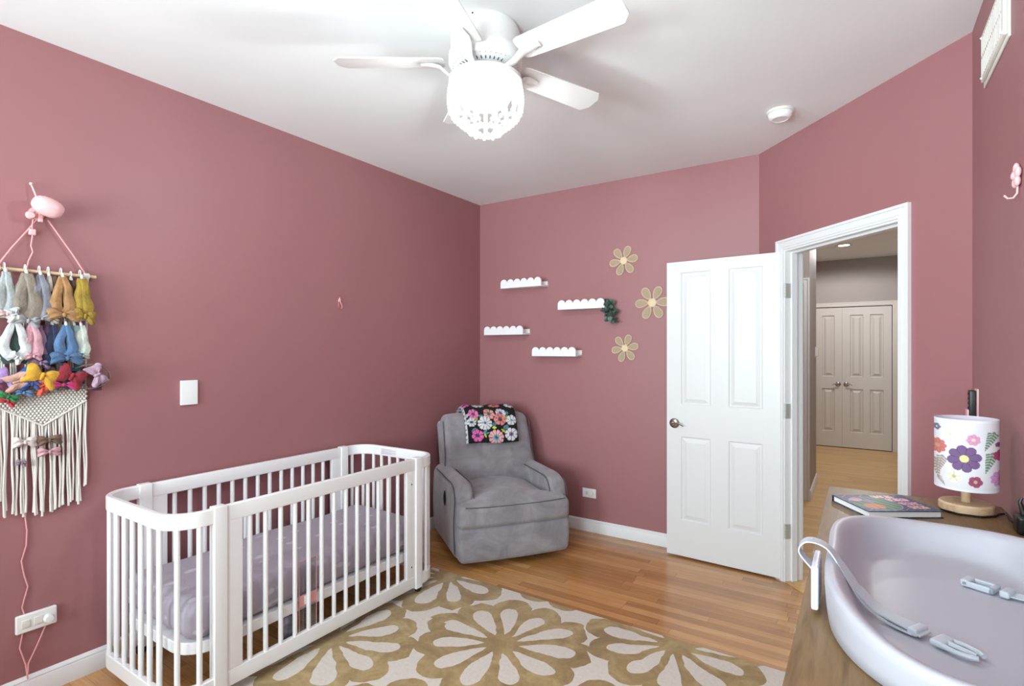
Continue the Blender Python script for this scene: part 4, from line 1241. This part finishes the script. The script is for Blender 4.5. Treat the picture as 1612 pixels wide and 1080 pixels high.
# local: x -> world +y (right in the photo), -y -> into the room
M = Matrix.Translation((-.004, -.075, .002)) @ Matrix.Rotation(R(20), 4, 'Y') @ Matrix.Rotation(R(-4), 4, 'Z') @ Matrix.Scale(.88, 4)
prof = [(.0001, -.062), (.018, -.059), (.033, -.047), (.041, -.028), (.044, -.005), (.043, .018), (.038, .036), (.028, .050), (.024, .054), (.023, .050), (.034, .034), (.038, .016), (.038, 0)]
MB().lathe(prof, seg=32, axis='x').xf(M).build('lamp_shade', M_pink, t, 60)
MB().lathe([(.0001, .030), (.030, .030)], seg=24, axis='x').xf(M).build('lamp_opening_shade', plain('shaded lamp inside', (88, 40, 46), .6), t)  # dark rose disc paints the shade inside the lamp
m = MB(); m.lathe([(.0001, -.012), (.012, -.011), (.016, 0), (.012, .011), (.0001, .012)], (0, 0, 0), 24, 'y').xf(Matrix.Translation((-.032, -.05, -.020)))
m.tube([(-.022, 0, -.015), (-.022, -.04, -.012)], .011, 12); m.lathe([(.026, 0), (.026, .008), (.0001, .010)], (0, 0, 0), 24, 'y').xf(Matrix.Translation((-.022, -.0, -.018)))
m.build('joint', M_pink, t)
MB().rbox((-.028, -.050, -.058), (-.012, -.034, -.020), .004, 3).build('knob', M_pink, t)
m = MB(); m.tube([(-.020, -.045, .0), (-.030, -.030, .045), (-.038, -.02, .080), (-.042, -.018, .092)], .003, 8); m.sphere((-.043, -.018, .097), .0065, 12, 8); m.build('rod', M_pink, t)
c = MB()
pts = [(-.038, -.045, -.005), (-.040, -.035, -.04), (-.040, -.02, -.075), (-.038, -.014, -.12), (-.042, -.012, -.155), (-.036, -.012, -.18), (-.050, -.012, -.22), (-.055, -.012, -.25), (-.055, -.008, -.40), (-.055, -.006, -.7), (-.055, -.006, -1.20), (-.058, -.006, -1.27), (-.053, -.006, -1.32), (-.055, -.006, -1.38), (-.070, -.006, -1.44), (-.062, -.006, -1.50), (-.050, -.006, -1.55), (-.062, -.006, -1.60), (-.068, -.006, -1.63), (-.056, -.006, -1.68)]
c.tube(pts, .0028, 8).build('cord', M_pinkcord, t)
c = MB(); c.tube([(-.066, -.006, -1.73), (-.076, -.008, -1.79), (-.060, -.017, -1.86), (-.055, -.024, -1.92)], .0028, 8)
c.tube([(.010, -.010, -1.72), (-.022, -.012, -1.80), (-.052, -.02, -1.86), (-.055, -.024, -1.90)], .0028, 8); c.build('cord', M_pinkcord, t)
MB().rbox((-.051, -.022, -.112), (-.027, -.006, -.086), .005, 3).build('cord_switch', M_pink, t)

# socket with plugs in the left corner
t = thing('wall_outlet', 'white outlet with plugs and pink cords at the lower left', 'outlet', (XL, .766, .314), R(90))
p = MB().rbox((-.066, -.018, -.037), (.066, 0, .037), .006, 3).build('plate', M_plastic, t)
for x_ in (-.036, .004): MB().rbox((x_-.014, -.022, -.016), (x_+.014, -.017, .016), .003, 2).build('socket', M_offwhite, p)
pl_ = MB(); pl_.lathe([(.017, 0), (.018, .012), (.014, .022), (.0001, .024)], (0, 0, 0), 20, 'y').xf(Matrix.Translation((.035, -.018, -.004))); pl_.build('plug', M_plastic, t)

# ------------------------------------------------------------------ macrame hair accessory hanger on the left wall
M_rope = plain('cream macrame cotton', (226, 222, 214), .9, bump=.5, bscale=400)
YC, ZD = .786, 1.749
def hanger():
    t = thing('macrame_hanger', 'cream macrame wall hanger with wooden dowel and long fringe', 'wall hanging', (XL, YC, ZD), R(90))
    # local x = world y, local -y = into the room
    MB().tube([(-.185, -.022, 0), (.180, -.022, 0)], .0075, 12).build('dowel', M_dowel, t)
    MB().tube([(-.145, -.022, .004), (-.10, -.020, .085), (-.015, -.016, .222)], .0032, 8).build('hanging_cord', M_pinkcord, t)
    MB().tube([(.145, -.022, .004), (.10, -.020, .085), (.015, -.016, .222)], .0032, 8).build('hanging_cord', M_pinkcord, t)
    for sx in (-1, 1):
        k = MB()
        for q in range(4): k.tube([((sx*.145)+.011*math.cos(a), -.022-.011*math.sin(a)*1, (q-1.5)*.004+.001*math.cos(a*2)) if False else (sx*.145+(q-1.5)*.005, -.022+.0115*math.cos(a), .0115*math.sin(a)) for a in [2*PI*i/12 for i in range(12)]], .0028, 6, closed=True)
        k.tube([(sx*.145, -.030, -.008), (sx*.146, -.028, -.035)], [.008, .005], 8)
        k.build('knot', M_rope, t)
        MB().tube([(sx*.146, -.026, -.03), (sx*.150, -.016, -.12), (sx*.149, -.012, -.25), (sx*.147, -.010, -.40), (sx*.146, -.010, -.52)], .0038, 8).build('side_rope', M_rope, t)
    # looped ropes between the rows
    m = MB()
    for (xc, z) in ((-.11, -.37), (-.03, -.37), (.035, -.37), (.075, -.37), (-.07, -.19), (.0, -.19), (.07, -.19)):
        for r in (.010, .017, .024):
            m.tube([(xc+r*math.cos(a), -.012, z+r*1.25*math.sin(a)-(0 if 0 < a < PI else 0)) for a in [PI*i/10 for i in range(11)]], .0032, 6)
            for s_ in (-1, 1): m.tube([(xc+s_*r, -.012, z), (xc+s_*r*1.1, -.012, z-.06)], .0032, 6)
    m.tube([(-.147, -.010, -.365), (.147, -.010, -.365)], .004, 6)
    m.tube([(-.147, -.010, -.19), (.147, -.010, -.19)], .004, 6)
    m.build('rope_loops', M_rope, t)
    # knotted band with diamond point : knots in a grid
    m = MB()
    for r in range(16):
        z = -.475-.0098*r
        for c_ in range(-11, 12):
            x = (c_+(.5 if r % 2 else 0))*.0128
            if abs(x) > .148: continue
            lim = -.545-(.088-abs(x)*.62)*1.0
            if z < lim: continue
            m.sphere((x, -.014, z), .0068, 7, 5, (.95, .7, .85))
    # sloping edge cords
    for sx in (-1, 1): m.tube([(sx*.148, -.015, -.542), (0, -.016, -.636)], .0045, 8)
    m.build('knotted_panel', M_rope, t, 80)
    rs = random.Random(3)
    n = 40
    for i in range(n):
        x = -.146+.292*i/(n-1); zt = -.545-max(0, (.088-abs(x)*.62))+.004
        zb_ = -.965-.03*math.cos(x*12)+rs.uniform(-.02, .012)+(.045 if abs(x) > .13 else 0)
        g = round(x/.030)*.030
        xb = x*.35+g*.65+rs.uniform(-.006, .006)
        pts = []; rr = []
        for k in range(9):
            f = k/8; e = math.sin(f*PI*.5)**.8
            pts.append((x*(1-e)+xb*e+.002*math.sin(f*9+i), -.012-.003*math.sin(i*2.1)-.004*f, zt+(zb_-zt)*f)); rr.append(.0034+.0008*(f > .9))
        MB().tube(pts, rr, 7).build('fringe_strand', M_rope, t)
hanger()

fab = {}
def fabric(rgb):
    if rgb not in fab: fab[rgb] = plain('cotton %d %d %d' % rgb, tuple(int(q*.90+6) for q in rgb), .9, bump=.6, bscale=120, var=.10, vscale=25, sheen=.2)
    return fab[rgb]
def bow_into(par, c, w, h, mat, tilt=0, d=-.03, names=('bow_loop', 'bow_knot')):
    M0 = Matrix.Translation(c) @ Matrix.Rotation(tilt, 4, 'Y')
    for s in (-1, 1):
        def df(p, q, s=s):
            x, y, z = p; f = (q[0]*s+1)/2            # 0 at knot, 1 at tip
            k = .22+.78*math.sin(min(1, f*1.05)*PI*.56)
            z = z*k + .10*h*math.sin(f*5+s)*f; y = y*(.35+.65*math.sin(f*PI)) + .004*math.sin(q[2]*7+f*3)
            x = x*(1-.13*abs(q[2])*f*-1)
            return (x, y, z)
        a, b = (0, w/2) if s > 0 else (-w/2, 0)
        MB().rbox((a, -.011, -h/2), (b, .011, h/2), .008, 3, (6, 1, 5), df).xf(M0).build(names[0], mat, par, 70)
    MB().rbox((-w*.07, -.013, -h*.20), (w*.07, .013, h*.20), .008, 3, (2, 1, 2)).xf(M0).build(names[1], mat, par, 70)
def headband(y, ztop, L, w, rgb, lab, bow=None, d=.045, skew=0, hook=True, thick=.013):
    t = thing('headband', lab, 'headband', (XL, y, ztop), R(90), 'baby headbands on the macrame hanger')
    mt = fabric(rgb)
    if hook:
        k = MB(); pts = [(0, -.022+.011*math.cos(a), .013+.013*math.sin(a)) for a in [R(-60+290*i/12) for i in range(13)]]
        k.tube(pts, .0022, 6); k.tube([(0, -d+.01, .004), (0.0, -d+.006, -.006), (0, -d+.004, -.018)], [.004, .006, .004], 8); k.build('clip_hook', M_plastic, t)
    for s in (-1, 1):
        pts = []; rr = []
        for i in range(11):
            f = i/10; x = s*w*.40*(math.sin(min(1, f/.72)*PI/2)*(1-max(0, (f-.72)/.28)**2*.75))+s*.002+skew*f+.0018*math.sin(f*9+y*200+s); pts.append((x, -d+.008*math.sin(f*PI)*s*.5-.004*s+.002*math.sin(f*14+y*90), -.012-L*f)); rr.append(thick*1.28*(.50+.50*math.sin(min(1, f*1.3)*PI*.5)+.05*math.sin(f*17+y*70)))
        m = MB().tube(pts, rr, 16, flat=(.42, 1.0), up=(0, 1, 0))
        n16 = []
        for i, v_ in enumerate(m.v):
            k = i % 16; rg = i//16; c0 = pts[min(rg, 10)]; g = 1+.16*math.cos(k/16*2*PI*5+rg*.25)
            n16.append((c0[0]+(v_[0]-c0[0])*g, c0[1]+(v_[1]-c0[1])*g, v_[2]))
        m.v = n16; m.build('band', mt, t, 70)
    if bow: bow_into(t, (skew, -d-.008, -.012-L+bow[2]), bow[0], bow[1], fabric(bow[3]) if len(bow) > 3 else mt, bow[4] if len(bow) > 4 else 0)
    return t
# row on the dowel (top)
Z1 = ZD-.002
headband(.664, Z1, .165, .035, (176, 182, 182), 'light grey headband with pale pink ends, first on the dowel at left', (.06, .035, 0, (226, 190, 186)))
headband(.727, Z1, .185, .055, (150, 138, 124), 'taupe headband hanging second on the dowel', (.075, .045, -.005, (176, 176, 180), .2), thick=.020)
headband(.771, Z1, .175, .040, (142, 142, 154), 'blue grey headband on the dowel beside the taupe one', (.06, .03, -.005, (160, 160, 168), -.3), thick=.015)
headband(.800, Z1, .165, .014, (222, 212, 198), 'thin cream headband on the dowel left of the caramel one', (.06, .025, -.015, (206, 196, 180), .2), d=.036, thick=.008)
headband(.812, Z1, .150, .022, (112, 92, 74), 'dark taupe headband hanging behind the caramel one', None, d=.032, hook=False)
headband(.842, Z1, .155, .050, (178, 132, 84), 'caramel headband with a large bow on the dowel', (.105, .050, -.005), thick=.014, d=.05)
headband(.876, Z1-.01, .155, .030, (96, 74, 56), 'dark brown headband on the dowel beside the caramel bow', None, d=.034)
headband(.908, Z1, .150, .018, (168, 138, 48), 'mustard headband with a bow at the right end of the dowel', (.075, .058, -.012, (160, 128, 36), .15), thick=.018, d=.05, skew=.006)
# second row
Z2 = ZD-.205
headband(.690, Z2+.01, .145, .075, (222, 224, 226), 'white knotted headband in the second row at left', (.045, .040, 0, (222, 224, 226), .6), hook=False, thick=.013, d=.05)
headband(.692, Z2, .150, .030, (48, 70, 66), 'dark green velvet headband inside the white one', None, d=.036, hook=False, thick=.022)
headband(.684, Z2+.055, .030, .02, (216, 220, 220), 'small white knot bow above the white headband', (.050, .050, .01, (216, 220, 220), 1.2), hook=False, d=.052, thick=.01)
headband(.744, Z2, .130, .040, (220, 164, 176), 'pink headband with a soft bow in the second row', (.052, .034, 0), hook=True, thick=.013, d=.048)
headband(.768, Z2-.005, .160, .026, (142, 112, 146), 'mauve purple headband behind the pink one', (.060, .045, .005, (150, 122, 158)), hook=False, d=.036)
headband(.792, Z2, .140, .020, (96, 62, 88), 'plum headband between the mauve and navy ones', None, d=.032, hook=False, thick=.010)
headband(.812, Z2, .150, .026, (40, 48, 80), 'navy headband with a bow in the second row', (.075, .055, .0, (34, 44, 74)), d=.038)
headband(.853, Z2, .135, .048, (86, 122, 164), 'denim blue headband with a wide bow', (.105, .050, -.004, (76, 110, 150)), thick=.014, d=.050)
headband(.885, Z2, .130, .022, (148, 176, 178), 'sage blue headband right of the denim one', None, d=.038)
headband(.908, Z2, .125, .026, (210, 220, 210), 'mint white headband at the right of the second row', (.05, .025, -.006, (196, 200, 190)), d=.042)
# third row: single bows
def bow(y, z, w, h, rgb, lab, tilt=0, d=.035):
    t = thing('hair_bow', lab, 'hair bow', (XL, y, z), R(90), 'hair bows along the macrame')
    bow_into(t, (0, -d, 0), w*1.1, h*1.22, fabric(rgb), tilt)
    return t
Z3 = 1.315
bow(.672, Z3-.002, .065, .060, (172, 136, 198), 'lilac hair bow at the left edge of the bow row', .5)
bow(.700, Z3-.012, .055, .078, (222, 170, 150), 'peach pink hair bow beside the lilac one', 1.2, .045)
bow(.728, Z3+.002, .060, .075, (44, 92, 170), 'bright blue hair bow left of the mustard one', .9, .04)
bow(.740, Z3-.026, .050, .032, (44, 84, 160), 'small royal blue hair bow below the bright blue one', .1, .048)
bow(.755, Z3-.022, .036, .030, (150, 186, 222), 'pale blue hair bow peeking out below the mustard one', .3, .042)
bow(.771, Z3+.005, .095, .068, (226, 168, 48), 'large mustard yellow felt hair bow in the bow row', .35, .055)
bow(.772, Z3-.035, .055, .045, (226, 88, 62), 'orange red hair bow under the mustard one', 1.0, .045)
bow(.797, Z3-.040, .060, .028, (150, 152, 170), 'grey blue hair bow beside the orange one', .2, .036)
bow(.829, Z3-.004, .080, .060, (48, 44, 46), 'black hair bow left of the dark red one', .3, .045)
bow(.842, Z3-.034, .090, .028, (222, 40, 132), 'magenta hair bow under the dark red one', .05, .050)
bow(.868, Z3+.0, .085, .070, (150, 32, 48), 'dark red textured hair bow in the bow row', .45, .055)
bow(.897, Z3+.020, .040, .040, (30, 92, 98), 'teal hair bow behind the dark red one', .8, .036)
bow(.893, Z3-.038, .035, .022, (60, 140, 150), 'tiny turquoise hair bow under the dark red one', .3, .038)
bow(.718, Z3-.060, .055, .026, (110, 150, 196), 'light denim hair bow below the peach one', .1, .036)
bow(.668, Z3-.072, .060, .028, (46, 140, 74), 'green hair bow at the lower left of the hanger', .35, .046)
bow(.668, Z3-.092, .050, .024, (196, 50, 56), 'red hair bow under the green one', .45, .042)
bow(.672, Z3-.048, .060, .034, (112, 40, 70), 'burgundy hair bow above the green one', .2, .034)
t = thing('headband', 'brown felt headband with mauve flower bow sticking out at right', 'headband', (XL, .935, Z3), R(90))
m = MB()
pts = [(-.045, -.030, .035), (-.01, -.045, .048), (.035, -.05, .045), (.066, -.05, .018), (.072, -.05, -.012), (.050, -.05, -.040), (.015, -.045, -.055), (-.03, -.03, -.055)]
Q = []
for i in range(len(pts)-1):
    p0, p1, p2, p3 = [Vector(pts[max(0, min(len(pts)-1, i+q))]) for q in (-1, 0, 1, 2)]
    for k in range(5): f = k/5; Q.append(.5*((2*p1)+(-p0+p2)*f+(2*p0-5*p1+4*p2-p3)*f*f+(-p0+3*p1-3*p2+p3)*f**3))
m.tube(Q, .020, 10, flat=(1, .12), up=(0, 1, 0)).build('band', fabric((122, 90, 72)), t, 60)
bow_into(t, (.022, -.062, .004), .085, .066, fabric((190, 156, 178)), 1.1)
MB().rbox((.0, -.058, -.066), (.042, -.050, -.040), .004, 2).build('leaf_patch', fabric((78, 30, 54)), t)
# clips on the fringe
def clip(y, z, w, h, rgb, lab, tilt=0):
    t = thing('hair_clip', lab, 'hair clip', (XL, y, z), R(90), 'hair clips on the fringe')
    bow_into(t, (0, -.030, 0), w, h*1.35, fabric(rgb), tilt, names=('bow_loop', 'bow_knot'))
clip(.724, 1.055, .072, .034, (232, 216, 212), 'pale cream bow clip on the fringe')
clip(.802, 1.052, .078, .032, (120, 88, 72), 'brown bow clip on the fringe', -.05)
clip(.802, 1.004, .072, .028, (214, 162, 170), 'dusty pink bow clip below the brown one', .03)
clip(.713, .972, .034, .020, (150, 130, 146), 'tiny grey lilac bow clip low on the fringe', .3)

# ------------------------------------------------------------------ white cable on the floor behind the crib
c = MB().tube([(-2.835, 2.55, .006), (-2.80, 2.72, .004), (-2.77, 2.80, .02), (-2.79, 2.88, .035), (-2.80, 2.93, .015), (-2.74, 2.92, .004), (-2.66, 2.85, .004), (-2.60, 2.79, .004), (-2.57, 2.70, .004), (-2.60, 2.60, .004)], .0032, 6)
tag(c.build('cable', M_white), 'thin white cable lying on the floor between crib and recliner', 'cable')
